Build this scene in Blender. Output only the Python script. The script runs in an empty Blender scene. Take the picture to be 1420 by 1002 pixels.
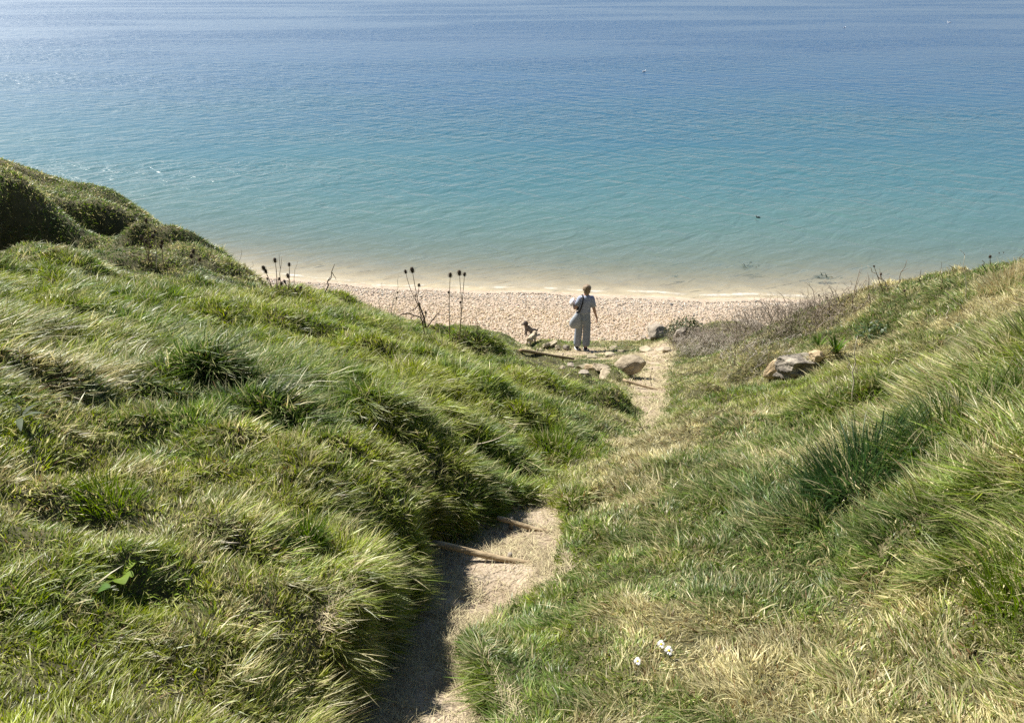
import bpy, bmesh, math, random
import numpy as np
from mathutils import Vector, Matrix, noise as mnoise

random.seed(7)
rng = np.random.default_rng(11)
scene = bpy.context.scene
col = scene.collection
PI = math.pi

# ------------------------------------------------------------------ camera
CAMZ = 10.0
PITCH = math.radians(28.0)
LENS = 26.0
F = LENS / 36.0 * 1420.0
cp, sp = math.cos(PITCH), math.sin(PITCH)


def ray(u, v):
    a = (u - 710.0) / F
    b = (501.0 - v) / F
    return np.array([a, cp + b * sp, -sp + b * cp])


def at_y(u, v, y):
    """point at world depth y on the sight line of photo position (u, v)"""
    d = ray(u, v)
    t = y / d[1]
    return np.array([d[0] * t, y, CAMZ + d[2] * t])


def at_z(u, v, z):
    d = ray(u, v)
    t = (z - CAMZ) / d[2]
    return np.array([d[0] * t, d[1] * t, z])


cam_d = bpy.data.cameras.new('camera')
cam = bpy.data.objects.new('camera', cam_d)
col.objects.link(cam)
cam.location = (0, 0, CAMZ)
cam.rotation_euler = (PI / 2 - PITCH, 0, 0)
cam_d.lens = LENS
cam_d.sensor_width = 36.0
cam_d.clip_start = 0.05
cam_d.clip_end = 20000
scene.camera = cam

# ------------------------------------------------------------------ noise


def _hash(ix, iy, seed):
    h = (ix.astype(np.int64) * 374761393 + iy.astype(np.int64) * 668265263 + seed * 1442695041) & 0xFFFFFFFF
    h = ((h ^ (h >> 13)) * 1274126177) & 0xFFFFFFFF
    h = (h ^ (h >> 16)) & 0xFFFFFFFF
    return h.astype(np.float64) / 4294967295.0


def vnoise(x, y, seed=0):
    x = np.asarray(x, float)
    y = np.asarray(y, float)
    ix, iy = np.floor(x), np.floor(y)
    fx, fy = x - ix, y - iy
    fx = fx * fx * fx * (fx * (fx * 6 - 15) + 10)
    fy = fy * fy * fy * (fy * (fy * 6 - 15) + 10)
    a = _hash(ix, iy, seed)
    b = _hash(ix + 1, iy, seed)
    c = _hash(ix, iy + 1, seed)
    d = _hash(ix + 1, iy + 1, seed)
    return (a * (1 - fx) + b * fx) * (1 - fy) + (c * (1 - fx) + d * fx) * fy


def fbm(x, y, seed=0, oct=4, gain=0.5):
    s = 0.0
    amp = 1.0
    tot = 0.0
    for k in range(oct):
        s = s + amp * vnoise(x * 2 ** k + 17.3 * k, y * 2 ** k - 9.1 * k, seed + k * 31)
        tot += amp
        amp *= gain
    return s / tot


def smooth(a, b, x):
    t = np.clip((x - a) / (b - a), 0, 1)
    return t * t * (3 - 2 * t)


# ------------------------------------------------------------------ terrain
SLOPE = 0.405
GZ = CAMZ - 1.6


def floor_z(y):
    return GZ - SLOPE * np.asarray(y, float)


def on_floor(u, v, h=0.0):
    """where the sight line meets the sloping valley floor raised by h"""
    d = ray(u, v)
    t = (GZ + h - CAMZ) / (d[2] + SLOPE * d[1])
    return np.array([d[0] * t, d[1] * t, CAMZ + d[2] * t])


ctrl = []
for (u, v, h) in [
    (585, 775, .10), (622, 738, .10), (540, 822, .37), (500, 862, .36), (480, 840, .35), (490, 1002, .05), (490, 955, .09), (430, 960, .19), (420, 1002, .15), (490, 910, .22),
    (300, 1002, .38), (0, 1002, .46), (330, 1002, .28), (430, 890, .33), (200, 900, .46), (0, 900, .52),
    (560, 800, .36), (300, 800, .5), (0, 800, .62), (570, 700, .42), (300, 700, .62), (0, 700, .76),
    (600, 620, .5), (560, 560, .66), (650, 545, .5), (750, 560, .26), (800, 620, .1), (300, 600, .8),
    (0, 600, .95), (300, 520, .92), (0, 520, 1.1), (450, 520, .82), (200, 450, 1.22), (680, 655, .12),
    (640, 708, .18),
    # right side
    (760, 1002, .06), (900, 1002, .14), (1150, 1002, .2), (1420, 1002, .34), (800, 850, .10), (1000, 850, .2),
    (1200, 850, .3), (1420, 850, .5), (850, 720, .15), (1000, 720, .3), (1200, 720, .5), (1420, 720, .74),
    (900, 650, .16), (1000, 620, .3), (1180, 620, .58), (1420, 620, .95), (1000, 560, .2), (1100, 560, .36),
    (1250, 560, .78), (1420, 560, 1.08), (1000, 520, .1), (960, 570, .06),
    # the path itself
    (570, 1002, 0), (620, 880, -.04), (690, 775, -.03), (735, 735, -.02), (760, 690, 0), (820, 650, .02), (890, 590, 0),
    (900, 540, -.02), (905, 505, 0), (805, 487, 0), (860, 500, .0), (770, 500, .0), (740, 498, .02), (820, 508, 0), (840, 525, 0), (780, 520, .06), (720, 512, .16),
]:
    ctrl.append(on_floor(u, v, h))
for (u, v, y) in [
    (300, 425, 7.0), (100, 405, 6.3), (0, 385, 6.2), (110, 365, 8.0), (200, 375, 8.3), (270, 350, 9.4), (330, 385, 8.8),
    (385, 410, 8.3), (520, 440, 8.3), (600, 470, 8.5), (660, 474, 10.0), (705, 484, 11.8), (690, 462, 13.5),
    (640, 470, 12.5),
    # near spur on the left with its shaded face
    (0, 252, 10.5), (60, 298, 10.15), (112, 342, 9.75), (0, 368, 10.0), (40, 362, 9.85), (85, 362, 9.6), (30, 268, 10.4), (-150, 180, 11.5), (-150, 330, 9.6),
    # farther spur
    (0, 246, 14.0), (80, 256, 13.5), (125, 262, 13.2), (155, 274, 13.0), (205, 314, 12.6), (240, 328, 12.3), (266, 342, 12.0), (60, 262, 12.6), (112, 285, 12.2), (135, 280, 12.0), (180, 300, 11.7),
    (140, 340, 11.2), (175, 345, 11.2), (225, 350, 11.2), (-200, 200, 15),
    # right bank
    (1110, 528, 8.6), (1200, 500, 7.5), (1300, 480, 6.5), (1420, 480, 5.0), (1420, 420, 6.5), (1180, 432, 10.0),
    (1250, 416, 9.3), (1320, 400, 8.6), (1400, 384, 8.0), (1520, 362, 8.0), (1000, 485, 12.5), (1080, 465, 12.0),
    (950, 475, 13.5), (1100, 446, 12.5), (730, 490, 14.5), (860, 478, 15.6), (905, 478, 15.0), (770, 476, 15.4), (1020, 455, 14.5),
]:
    ctrl.append(at_y(u, v, y))
for p in [
    (-3, -1.5, 9.6), (0, -1.5, 9.05), (3, -1.5, 9.5), (-8, 3, 9.6), (-8, 6, 8.6), (8, 3, 9.2), (8, 6, 8.2),
    (-16, 12, 6.9), (-16, 6, 8.6), (14, 6, 7.6), (14, 9, 6.4), (-14, -1, 11), (14, -1, 10.4),
    (-2.7, 10.6, 4.3), (-2.5, 13, 2.5), (-2.5, 16, .6), (-1.6, 10.6, 4.5), (-1.2, 12.0, 3.6), (-1.0, 15, 2.1),
    (-3.6, 14.5, 2.2), (-5, 15, 3.0), (-5, 17, .4), (-7.5, 15.6, 3.4), (-10, 17, 3.0), (-14, 17, 4.0), (-16, 21, -1.0),
    (5.5, 13, 3.2), (6, 15.5, 1.7), (7, 12, 4.1), (8, 14, 2.5), (8.5, 11, 4.9), (12, 12, 4.2), (12, 15, 1.5),
    (3.5, 16.2, 1.9), (2, 16.6, 1.5), (0.5, 16.4, 1.6), (-.6, 16.2, 1.5), (1.2, 16.2, 1.75),
] + [(x, 18.2, -.3) for x in (-8, -4, -1, 1.5, 4, 7)] + [(x, 19.5, -1.2) for x in (11, 15)] + [(x, 24, -5) for x in range(-20, 21, 5)]:
    ctrl.append(np.array(p, float))
ctrl = np.array(ctrl)


def _U(r2):
    return 0.5 * r2 * np.log(r2 + 1e-9)


_n = len(ctrl)
_X = ctrl[:, :2]
_d2 = ((_X[:, None, :] - _X[None, :, :]) ** 2).sum(-1)
_A = np.zeros((_n + 3, _n + 3))
_A[:_n, :_n] = _U(_d2) + np.eye(_n) * 0.012
_A[:_n, _n] = 1
_A[:_n, _n + 1:] = _X
_A[_n, :_n] = 1
_A[_n + 1:, :_n] = _X.T
_b = np.zeros(_n + 3)
_b[:_n] = ctrl[:, 2]
_w = np.linalg.solve(_A, _b)


def hill(x, y):
    x = np.asarray(x, float)
    y = np.asarray(y, float)
    z = _w[_n] + _w[_n + 1] * x + _w[_n + 2] * y
    for i in range(_n):
        z = z + _w[i] * _U((x - _X[i, 0]) ** 2 + (y - _X[i, 1]) ** 2)
    return z


# shoreline (still water edge, z = 0)
_sh = np.array([at_z(u, v, 0)[:2] for (u, v) in [(250, 371), (345, 382), (470, 391), (575, 398), (700, 404), (900, 410), (1050, 413), (1180, 416)]])
_shp = np.polyfit(_sh[:, 0], _sh[:, 1], 2)


def shore_y(x):
    xx = np.clip(x, -16, 16)
    base = np.polyval(_shp, xx)
    slope = 2 * _shp[0] * xx + _shp[1]
    return base + slope * (x - xx) + 0.10 * np.sin(x * 0.55 + 1) + .05 * np.sin(x * 1.7)


def beach(x, y):
    s = shore_y(x) - y
    z = np.where(s > 0, np.where(s < 5.5, .155 * s, .8525 + .05 * (s - 5.5)), .11 * s)
    z = z + 0.06 * np.exp(-((s - 1.2) / .35) ** 2)          # a little storm ridge of shingle
    return z + .03 * (fbm(x * .8, y * .8, 5) - .5)


# the path: centre line and half width
PATH = [(545, 1060, .23), (572, 1002, .27), (592, 930, .23), (580, 872, .17), (642, 815, .21), (680, 774, .37), (720, 740, .30),
        (742, 708, .2), (765, 680, .0), (820, 645, -.05), (868, 614, -.05), (908, 597, .03), (902, 570, .13), (897, 538, .29), (905, 512, .2), (908, 496, .26), (915, 486, .16)]
_pp = np.array([list(on_floor(u, v)[:2]) + [w] for (u, v, w) in PATH])
PATCH = [(790, 491, .40), (760, 494, .35), (815, 489, .42), (838, 498, .25), (800, 500, .35), (905, 491, .32), (740, 492, .2)]


def hill_hit(u, v):
    d = ray(u, v)
    t = np.arange(1.5, 30, .02)
    i = np.where(CAMZ + d[2] * t < hill(d[0] * t, d[1] * t))[0]
    i = i[0] if len(i) else len(t) - 1
    return np.array([d[0] * t[i], d[1] * t[i]])


_pq = np.array([list(hill_hit(u, v)) + [w] for (u, v, w) in PATCH])


def path_sd(x, y):
    """signed distance (m) outside the path edge; negative on the path"""
    best = np.full(np.shape(x), 1e3)
    for a, b in zip(_pp[:-1], _pp[1:]):
        dx, dy = b[0] - a[0], b[1] - a[1]
        t = np.clip(((x - a[0]) * dx + (y - a[1]) * dy) / (dx * dx + dy * dy), 0, 1)
        d = np.hypot(x - a[0] - t * dx, y - a[1] - t * dy) - (a[2] + t * (b[2] - a[2]))
        best = np.minimum(best, d)
    for q in _pq:
        best = np.minimum(best, np.hypot((x - q[0]) * .8, (y - q[1])) - q[2])
    return best + .05 * (fbm(x * 7, y * 7, 77, 3) - .5) + (.10 + .22 * smooth(7, 9, y)) * (fbm(x * 2.6, y * 2.6, 78, 3) - .5)


# tussocks: grass mounds on a jittered lattice


def tussocks(x, y, cell, seed, jitter=.75):
    """max of soft domes; also returns the horizontal direction away from the dome centre"""
    gx, gy = np.floor(x / cell), np.floor(y / cell)
    best = np.zeros(np.shape(x))
    dx = np.zeros(np.shape(x))
    dy = np.zeros(np.shape(x))
    for i in (-1, 0, 1):
        for j in (-1, 0, 1):
            cx, cy = gx + i, gy + j
            px = (cx + .5 + jitter * (_hash(cx, cy, seed) - .5)) * cell
            py = (cy + .5 + jitter * (_hash(cx, cy, seed + 1) - .5)) * cell
            R = cell * (.45 + .5 * _hash(cx, cy, seed + 2))
            A = _hash(cx, cy, seed + 3) ** 1.3
            ang = _hash(cx, cy, seed + 4) * PI
            ca, sa = np.cos(ang), np.sin(ang)
            ex, ey = x - px, y - py
            ax, ay = (ex * ca + ey * sa), (-ex * sa + ey * ca) * 1.5
            q = np.clip(1 - (ax * ax + ay * ay) / (R * R), 0, 1)
            h = A * np.sqrt(q + 1e-9) * q ** .35
            m = h > best
            best = np.where(m, h, best)
            dx = np.where(m, ex / R, dx)
            dy = np.where(m, ey / R, dy)
    return best, dx, dy


def lump_amp(x, y):
    """how tussocky the turf is: smooth on the trodden right foreground, rough on the banks"""
    r = np.hypot(x, y)
    right = smooth(.1, .5, x - .10 * y) * smooth(5.2, 3.6, y) * smooth(2.6, 1.3, x - .16 * y)
    a = 1.0 - .85 * right
    a = a * (.5 + .5 * smooth(1.2, 3.2, r))
    a = a * (1 - .5 * smooth(3.6, 2.4, r) * smooth(-.2, -.5, x))
    a = a * (1 - .5 * smooth(10, 12, r) * smooth(-4, -6, x))
    a = a * (1 - .65 * smooth(10.5, 12.5, y) * smooth(-2.6, -1.6, x) * smooth(5.0, 3.6, x))
    return a


def lumps(x, y):
    a = lump_amp(x, y)
    t1, dx1, dy1 = tussocks(x + .12 * np.sin(y * 5), y + .1 * np.sin(x * 6), .46, 100)
    t2, dx2, dy2 = tussocks(x * .8, y, .85, 200)
    t3, dx3, dy3 = tussocks(x, y, .2, 300)
    far = smooth(4, 9, np.hypot(x, y))
    h = a * (.105 * t1 + (.30 + .12 * far) * t2 * (.4 + .6 * vnoise(x * .6, y * .6, 9)) + .035 * t3)
    h = h + a * .10 * (fbm(x * 1.3, y * 1.3, 40, 3) - .5)
    return h, a * (dx1 * .6 + dx2 * .6), a * (dy1 * .6 + dy2 * .6), t1, t2


# hollows and little shaded scarps between the mounds: photo position, size, depth
HOLLOW = [(on_floor(u, v, h)[:2], rx, ry, d) for (u, v, h, rx, ry, d) in [
    (545, 522, .68, .38, .20, .22), (500, 575, .68, .30, .16, .14), (738, 608, .16, .14, .12, .16), (675, 655, .14, .30, .20, .16), (610, 590, .52, .34, .14, .14),
    (310, 572, .82, .36, .09, .13), (215, 578, .84, .22, .07, .09), (450, 500, .8, .25, .15, .10), (190, 826, .54, .14, .08, .09), (430, 760, .5, .10, .06, .06),
    (1225, 655, .56, .10, .16, .12), (1400, 655, .9, .22, .10, .14), (1250, 560, .78, .2, .15, .14), (840, 690, .14, .20, .10, .09), (1330, 560, .92, .2, .15, .1),
    (130, 480, 1.1, .5, .15, .14), (60, 560, 1.0, .25, .08, .08), (640, 690, .28, .10, .12, .10), (800, 830, .1, .12, .07, .05), (690, 530, .42, .3, .16, .14), (380, 620, .68, .22, .10, .10), (90, 700, .78, .18, .08, .08), (330, 770, .54, .14, .07, .07), (470, 660, .56, .2, .08, .09), 
    (1165, 590, .5, .30, .22, -.15), (1340, 570, .9, .3, .25, -.14), (1030, 605, .28, .35, .2, -.08), (930, 640, .2, .3, .2, -.05), (1290, 660, .7, .12, .14, .10)]]


DENT = [(at_y(u, v, y)[:2], rx, ry, d) for (u, v, y, rx, ry, d) in [(38, 335, 9.9, .95, .55, .75), (-60, 330, 9.9, .9, .6, .7), (185, 332, 11.4, .9, .5, .75), (235, 338, 11.5, .5, .4, .4), (105, 305, 11.6, .5, .35, .45), (1215, 470, 8.0, .35, .3, .25), (1290, 445, 7.4, .3, .22, .2)]]


def hollow(x, y):
    z = 0
    for (c, rx, ry, d) in HOLLOW:
        z = z - d * np.exp(-(((x - c[0]) / rx) ** 2 + ((y - c[1]) / ry) ** 2)) + .55 * d * np.exp(-(((x - c[0] + .25 * rx) / rx) ** 2 + ((y - c[1] - 1.7 * ry) / ry) ** 2))
    for (c, rx, ry, d) in DENT:
        z = z - d * np.exp(-(((x - c[0]) / rx) ** 2 + ((y - c[1]) / ry) ** 2) ** 1.5)
    return z


def terrain(x, y, full=False):
    x = np.asarray(x, float)
    y = np.asarray(y, float)
    hz = hill(x, y) + hollow(x, y)
    lu, ldx, ldy, t1, t2 = lumps(x, y)
    sd = path_sd(x, y)
    on = smooth(.05, -.02, sd)
    # cut the path into the turf, a steep little bank on its left side
    cut = smooth(.035, -.02, sd) * smooth(7.5, 5.5, y)
    fl = floor_z(y) - .05 - .07 * np.exp(-((y - 2.35) / .35) ** 2) + .018 * (fbm(x * 9, y * 9, 61, 3) - .5)
    lu = lu * (.25 + .75 * smooth(.05, np.where(y > 4.5, .35, .5), sd))
    z = hz + lu * (1 - on) + .012 * (fbm(x * 12, y * 12, 60, 2) - .5) * on
    tread = .0
    z = z * (1 - cut) + np.minimum(z, fl) * cut
    zb = beach(x, y)
    k = .12
    hh = np.clip(.5 + .5 * (z - zb) / k, 0, 1)
    zz = zb * (1 - hh) + z * hh + k * hh * (1 - hh)
    if full:
        return zz, sd, z - zb, t1, t2, ldx, ldy
    return zz


def ground(u, v, tmax=40):
    """first point of the ground on the sight line of photo position (u, v)"""
    d = ray(u, v)
    t = np.concatenate([np.arange(1.0, 6, .01), np.arange(6, tmax, .02)])
    z = terrain(d[0] * t, d[1] * t)
    below = np.where(CAMZ + d[2] * t < z)[0]
    i = below[0] if len(below) else len(t) - 1
    return np.array([d[0] * t[i], d[1] * t[i], z[i]])


def gz(x, y):
    return float(terrain(np.array([x]), np.array([y]))[0])


# ------------------------------------------------------------------ materials


def new_mat(name):
    m = bpy.data.materials.new(name)
    m.use_nodes = True
    nt = m.node_tree
    b = nt.nodes['Principled BSDF']
    return m, nt, b


def N(nt, t, **kw):
    n = nt.nodes.new(t)
    for k, v in kw.items():
        if hasattr(n, k):
            setattr(n, k, v)
        else:
            n.inputs[k].default_value = v
    return n


def L(nt, a, b):
    nt.links.new(a, b)


def ramp(nt, stops, fac=None):
    r = nt.nodes.new('ShaderNodeValToRGB')
    e = r.color_ramp.elements
    while len(e) < len(stops):
        e.new(.5)
    for el, (p, c) in zip(e, stops):
        el.position = p
        el.color = (*c, 1)
    if fac is not None:
        L(nt, fac, r.inputs[0])
    return r


def noise_mat(name, stops, scale=8, detail=6, rough=.85, bump=.3, bscale=None, spec=.3, dist=0.02, distort=0.0, stretch=None, coord='Object'):
    m, nt, b = new_mat(name)
    tc = N(nt, 'ShaderNodeTexCoord')
    src = tc.outputs[coord]
    if stretch:
        mp = N(nt, 'ShaderNodeMapping')
        mp.inputs['Scale'].default_value = stretch
        L(nt, src, mp.inputs[0])
        src = mp.outputs[0]
    n1 = N(nt, 'ShaderNodeTexNoise', Scale=scale, Detail=detail, Roughness=.6, Distortion=distort)
    L(nt, src, n1.inputs['Vector'])
    r = ramp(nt, stops, n1.outputs['Fac'])
    L(nt, r.outputs[0], b.inputs['Base Color'])
    b.inputs['Roughness'].default_value = rough
    b.inputs['Specular IOR Level'].default_value = spec
    if bump:
        n2 = N(nt, 'ShaderNodeTexNoise', Scale=bscale or scale * 3, Detail=8, Roughness=.65)
        L(nt, src, n2.inputs['Vector'])
        bp = N(nt, 'ShaderNodeBump', Strength=bump, Distance=dist)
        L(nt, n2.outputs['Fac'], bp.inputs['Height'])
        L(nt, bp.outputs[0], b.inputs['Normal'])
    return m


def attr_mat(name, rough=.6, spec=.3, transl=0.0, attr='Col', bump=0, bscale=60, dist=.01):
    """albedo read from the per-blade / per-stone colour attribute"""
    m, nt, b = new_mat(name)
    a = N(nt, 'ShaderNodeAttribute', attribute_name=attr)
    L(nt, a.outputs['Color'], b.inputs['Base Color'])
    b.inputs['Roughness'].default_value = rough
    b.inputs['Specular IOR Level'].default_value = spec
    if transl:
        out = nt.nodes['Material Output']
        t = N(nt, 'ShaderNodeBsdfTranslucent')
        hs = N(nt, 'ShaderNodeHueSaturation', Saturation=1.15, Value=1.15)
        L(nt, a.outputs['Color'], hs.inputs['Color'])
        L(nt, hs.outputs[0], t.inputs['Color'])
        mx = N(nt, 'ShaderNodeMixShader')
        mx.inputs[0].default_value = transl
        L(nt, b.outputs[0], mx.inputs[1])
        L(nt, t.outputs[0], mx.inputs[2])
        L(nt, mx.outputs[0], out.inputs['Surface'])
    if bump:
        tc = N(nt, 'ShaderNodeTexCoord')
        n2 = N(nt, 'ShaderNodeTexNoise', Scale=bscale, Detail=5)
        L(nt, tc.outputs['Object'], n2.inputs['Vector'])
        bp = N(nt, 'ShaderNodeBump', Strength=bump, Distance=dist)
        L(nt, n2.outputs['Fac'], bp.inputs['Height'])
        L(nt, bp.outputs[0], b.inputs['Normal'])
    return m


def plain(name, c, rough=.7, spec=.3, var=.25, scale=40, bump=.15):
    lo = tuple(x * (1 - var) for x in c)
    hi = tuple(min(1, x * (1 + var)) for x in c)
    return noise_mat(name, [(.3, lo), (.7, hi)], scale=scale, detail=4, rough=rough, spec=spec, bump=bump, dist=.005)


M_soil = noise_mat('turf_soil', [(.3, (.04, .038, .018)), (.55, (.075, .07, .03)), (.75, (.14, .115, .06))], scale=5, rough=.95, bump=.5, dist=.03)
M_grass = attr_mat('grass_blade', rough=.42, spec=.4, transl=.38)
M_straw = attr_mat('dry_straw', rough=.7, spec=.2, transl=.15)
M_pebble = attr_mat('pebble', rough=.7, spec=.3)

# path: trodden sandy earth with pale crumbs and darker damp spots
M_path, nt, b = new_mat('trodden_earth')
tc = N(nt, 'ShaderNodeTexCoord')
n1 = N(nt, 'ShaderNodeTexNoise', Scale=3.5, Detail=8, Roughness=.65)
n2 = N(nt, 'ShaderNodeTexNoise', Scale=70, Detail=4, Roughness=.7)
vo = N(nt, 'ShaderNodeTexVoronoi', Scale=55)
for q in (n1, n2, vo):
    L(nt, tc.outputs['Object'], q.inputs['Vector'])
r1 = ramp(nt, [(.3, (.25, .195, .13)), (.5, (.37, .30, .215)), (.7, (.48, .405, .305))], n1.outputs['Fac'])
r2 = ramp(nt, [(.3, (.55, .5, .45)), (.6, (1, 1, 1))], n2.outputs['Fac'])
mx = N(nt, 'ShaderNodeMix', data_type='RGBA', blend_type='MULTIPLY')
mx.inputs[0].default_value = .7
L(nt, r1.outputs[0], mx.inputs[6])
L(nt, r2.outputs[0], mx.inputs[7])
L(nt, mx.outputs[2], b.inputs['Base Color'])
b.inputs['Roughness'].default_value = .95
b.inputs['Specular IOR Level'].default_value = .15
ad = N(nt, 'ShaderNodeMath', operation='ADD')
L(nt, n2.outputs['Fac'], ad.inputs[0])
L(nt, vo.outputs['Distance'], ad.inputs[1])
bp = N(nt, 'ShaderNodeBump', Strength=.6, Distance=.015)
L(nt, ad.outputs[0], bp.inputs['Height'])
L(nt, bp.outputs[0], b.inputs['Normal'])

M_beach = noise_mat('shingle_bed', [(.3, (.25, .19, .13)), (.5, (.37, .295, .22)), (.7, (.46, .38, .295))], scale=14, detail=8, rough=.9, bump=.6, bscale=30, dist=.03)
M_seabed = noise_mat('seabed_sand', [(.3, (.37, .29, .225)), (.6, (.48, .385, .30))], scale=1.5, detail=5, rough=.9, bump=.3, bscale=5, dist=.03)

# ------------------------------------------------------------------ object helpers


def tag(o, label=None, cat=None, group=None, kind=None):
    if label:
        o['label'] = label
    if cat:
        o['category'] = cat
    if group:
        o['group'] = group
    if kind:
        o['kind'] = kind
    return o


def empty(name, loc, label, cat, group=None):
    o = bpy.data.objects.new(name, None)
    o.empty_display_size = .1
    col.objects.link(o)
    o.location = loc
    return tag(o, label, cat, group)


def link_mesh(name, me, mat, parent=None):
    o = bpy.data.objects.new(name, me)
    col.objects.link(o)
    if mat:
        me.materials.append(mat)
    if parent:
        o.parent = parent
    return o


def np_mesh(name, verts, loops, starts, totals, colors=None, smooth_shade=False):
    me = bpy.data.meshes.new(name)
    me.vertices.add(len(verts))
    me.vertices.foreach_set('co', np.ascontiguousarray(verts, np.float32).ravel())
    me.loops.add(len(loops))
    me.loops.foreach_set('vertex_index', np.ascontiguousarray(loops, np.int32))
    me.polygons.add(len(starts))
    me.polygons.foreach_set('loop_start', np.ascontiguousarray(starts, np.int32))
    me.polygons.foreach_set('loop_total', np.ascontiguousarray(totals, np.int32))
    if smooth_shade:
        me.polygons.foreach_set('use_smooth', np.ones(len(starts), bool))
    me.update(calc_edges=True)
    if colors is not None:
        a = me.color_attributes.new('Col', 'FLOAT_COLOR', 'POINT')
        c = np.ones((len(verts), 4), np.float32)
        c[:, :3] = colors
        a.data.foreach_set('color', c.ravel())
    return me


class MB:
    """collects tubes, lathes and blobs into one mesh (world coordinates, shifted to a base on build)"""

    def __init__(self):
        self.v, self.f, self.c = [], [], []

    def _add(self, vs, fs, color=None):
        o = len(self.v)
        self.v += [tuple(map(float, p)) for p in vs]
        self.f += [tuple(i + o for i in f) for f in fs]
        self.c += [color or (1, 1, 1)] * len(vs)

    def tube(self, pts, radii, n=6, color=None, flat=1.0):
        pts = [np.array(p, float) for p in pts]
        if np.isscalar(radii):
            radii = [radii] * len(pts)
        vs, fs = [], []
        prev = None
        for i, p in enumerate(pts):
            d = pts[min(i + 1, len(pts) - 1)] - pts[max(i - 1, 0)]
            d = d / (np.linalg.norm(d) + 1e-9)
            a = prev if prev is not None else (np.array([1., 0, 0]) if abs(d[0]) < .8 else np.array([0, 1., 0]))
            a = a - d * a.dot(d)
            a = a / (np.linalg.norm(a) + 1e-9)
            prev = a
            bb = np.cross(d, a)
            for k in range(n):
                t = 2 * PI * k / n
                vs.append(p + radii[i] * (a * math.cos(t) + bb * math.sin(t) * flat))
        for i in range(len(pts) - 1):
            for k in range(n):
                fs.append((i * n + k, i * n + (k + 1) % n, (i + 1) * n + (k + 1) % n, (i + 1) * n + k))
        fs.append(tuple(reversed(range(n))))
        fs.append(tuple((len(pts) - 1) * n + k for k in range(n)))
        self._add(vs, fs, color)

    def ellipsoid(self, c, r, axis=(0, 0, 1), nu=8, nv=6, color=None):
        ax = Vector(axis).normalized()
        q = Vector((0, 0, 1)).rotation_difference(ax)
        vs = [Vector((0, 0, -r[2]))]
        for j in range(1, nv):
            ph = -PI / 2 + PI * j / nv
            for i in range(nu):
                th = 2 * PI * i / nu
                vs.append(Vector((r[0] * math.cos(ph) * math.cos(th), r[1] * math.cos(ph) * math.sin(th), r[2] * math.sin(ph))))
        vs.append(Vector((0, 0, r[2])))
        fs = []
        for i in range(nu):
            fs.append((0, 1 + (i + 1) % nu, 1 + i))
        for j in range(nv - 2):
            for i in range(nu):
                a = 1 + j * nu
                fs.append((a + i, a + (i + 1) % nu, a + nu + (i + 1) % nu, a + nu + i))
        a = 1 + (nv - 2) * nu
        for i in range(nu):
            fs.append((a + i, a + (i + 1) % nu, len(vs) - 1))
        self._add([Vector(c) + q @ p for p in vs], fs, color)

    def leaf(self, base, direction, length, width, up=(0, 0, 1), droop=.4, n=6, fold=.25, color=None):
        d = Vector(direction).normalized()
        u = Vector(up)
        s = d.cross(u).normalized()
        vs, fs = [], []
        for i in range(n + 1):
            t = i / n
            c = Vector(base) + d * (length * t) + u * (length * (.25 * t - droop * t * t))
            w = width * .5 * (math.sin(PI * min(1, t * .93 + .05)) ** .8 + .04)
            vs += [c - s * w + u * w * fold, c, c + s * w + u * w * fold]
        for i in range(n):
            o = i * 3
            fs += [(o, o + 1, o + 4, o + 3), (o + 1, o + 2, o + 5, o + 4)]
        self._add(vs, fs, color)

    def build(self, name, mat, parent=None, base=(0, 0, 0), smooth_shade=True, colors=False):
        me = bpy.data.meshes.new(name)
        b = np.array(base, float)
        me.from_pydata([tuple(np.array(p) - b) for p in self.v], [], self.f)
        me.update()
        if smooth_shade:
            me.polygons.foreach_set('use_smooth', np.ones(len(me.polygons), bool))
        if colors:
            a = me.color_attributes.new('Col', 'FLOAT_COLOR', 'POINT')
            c = np.ones((len(self.v), 4), np.float32)
            c[:, :3] = np.array(self.c)
            a.data.foreach_set('color', c.ravel())
        o = link_mesh(name, me, mat, parent)
        if parent is None:
            o.location = base
        return o


def skin(name, nodes, edges, radii, mat, parent=None, root=0, sub=2, smoothing=.0):
    """one continuous body grown over a skeleton"""
    me = bpy.data.meshes.new(name)
    me.from_pydata([tuple(p) for p in nodes], edges, [])
    o = bpy.data.objects.new(name, me)
    col.objects.link(o)
    m = o.modifiers.new('skin', 'SKIN')
    m.use_smooth_shade = True
    m.branch_smoothing = smoothing
    sv = me.skin_vertices[0].data
    for i, r in enumerate(radii):
        sv[i].radius = (r, r) if np.isscalar(r) else r
        sv[i].use_root = (i == root)
    s = o.modifiers.new('sub', 'SUBSURF')
    s.levels = s.render_levels = sub
    dg = bpy.context.evaluated_depsgraph_get()
    ev = o.evaluated_get(dg)
    nm = bpy.data.meshes.new_from_object(ev)
    nm.name = name
    bpy.data.objects.remove(o)
    bpy.data.meshes.remove(me)
    nm.materials.clear()
    nm.polygons.foreach_set('use_smooth', np.ones(len(nm.polygons), bool))
    return link_mesh(name, nm, mat, parent)


# ------------------------------------------------------------------ ground sheet
ys = [-1.5]
while ys[-1] < 60:
    ys.append(ys[-1] + .022 + .006 * max(ys[-1], 0))
ys = np.array(ys)
NC = 640
ss = np.linspace(-1, 1, NC)
ss = .75 * ss + .25 * ss ** 3
GX = ss[None, :] * (3 + .95 * (ys[:, None] + 1.5))
GY = np.repeat(ys[:, None], NC, 1)
GZZ, SD, HB, T1, T2, LDX, LDY = terrain(GX, GY, True)
NR = len(ys)


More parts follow.
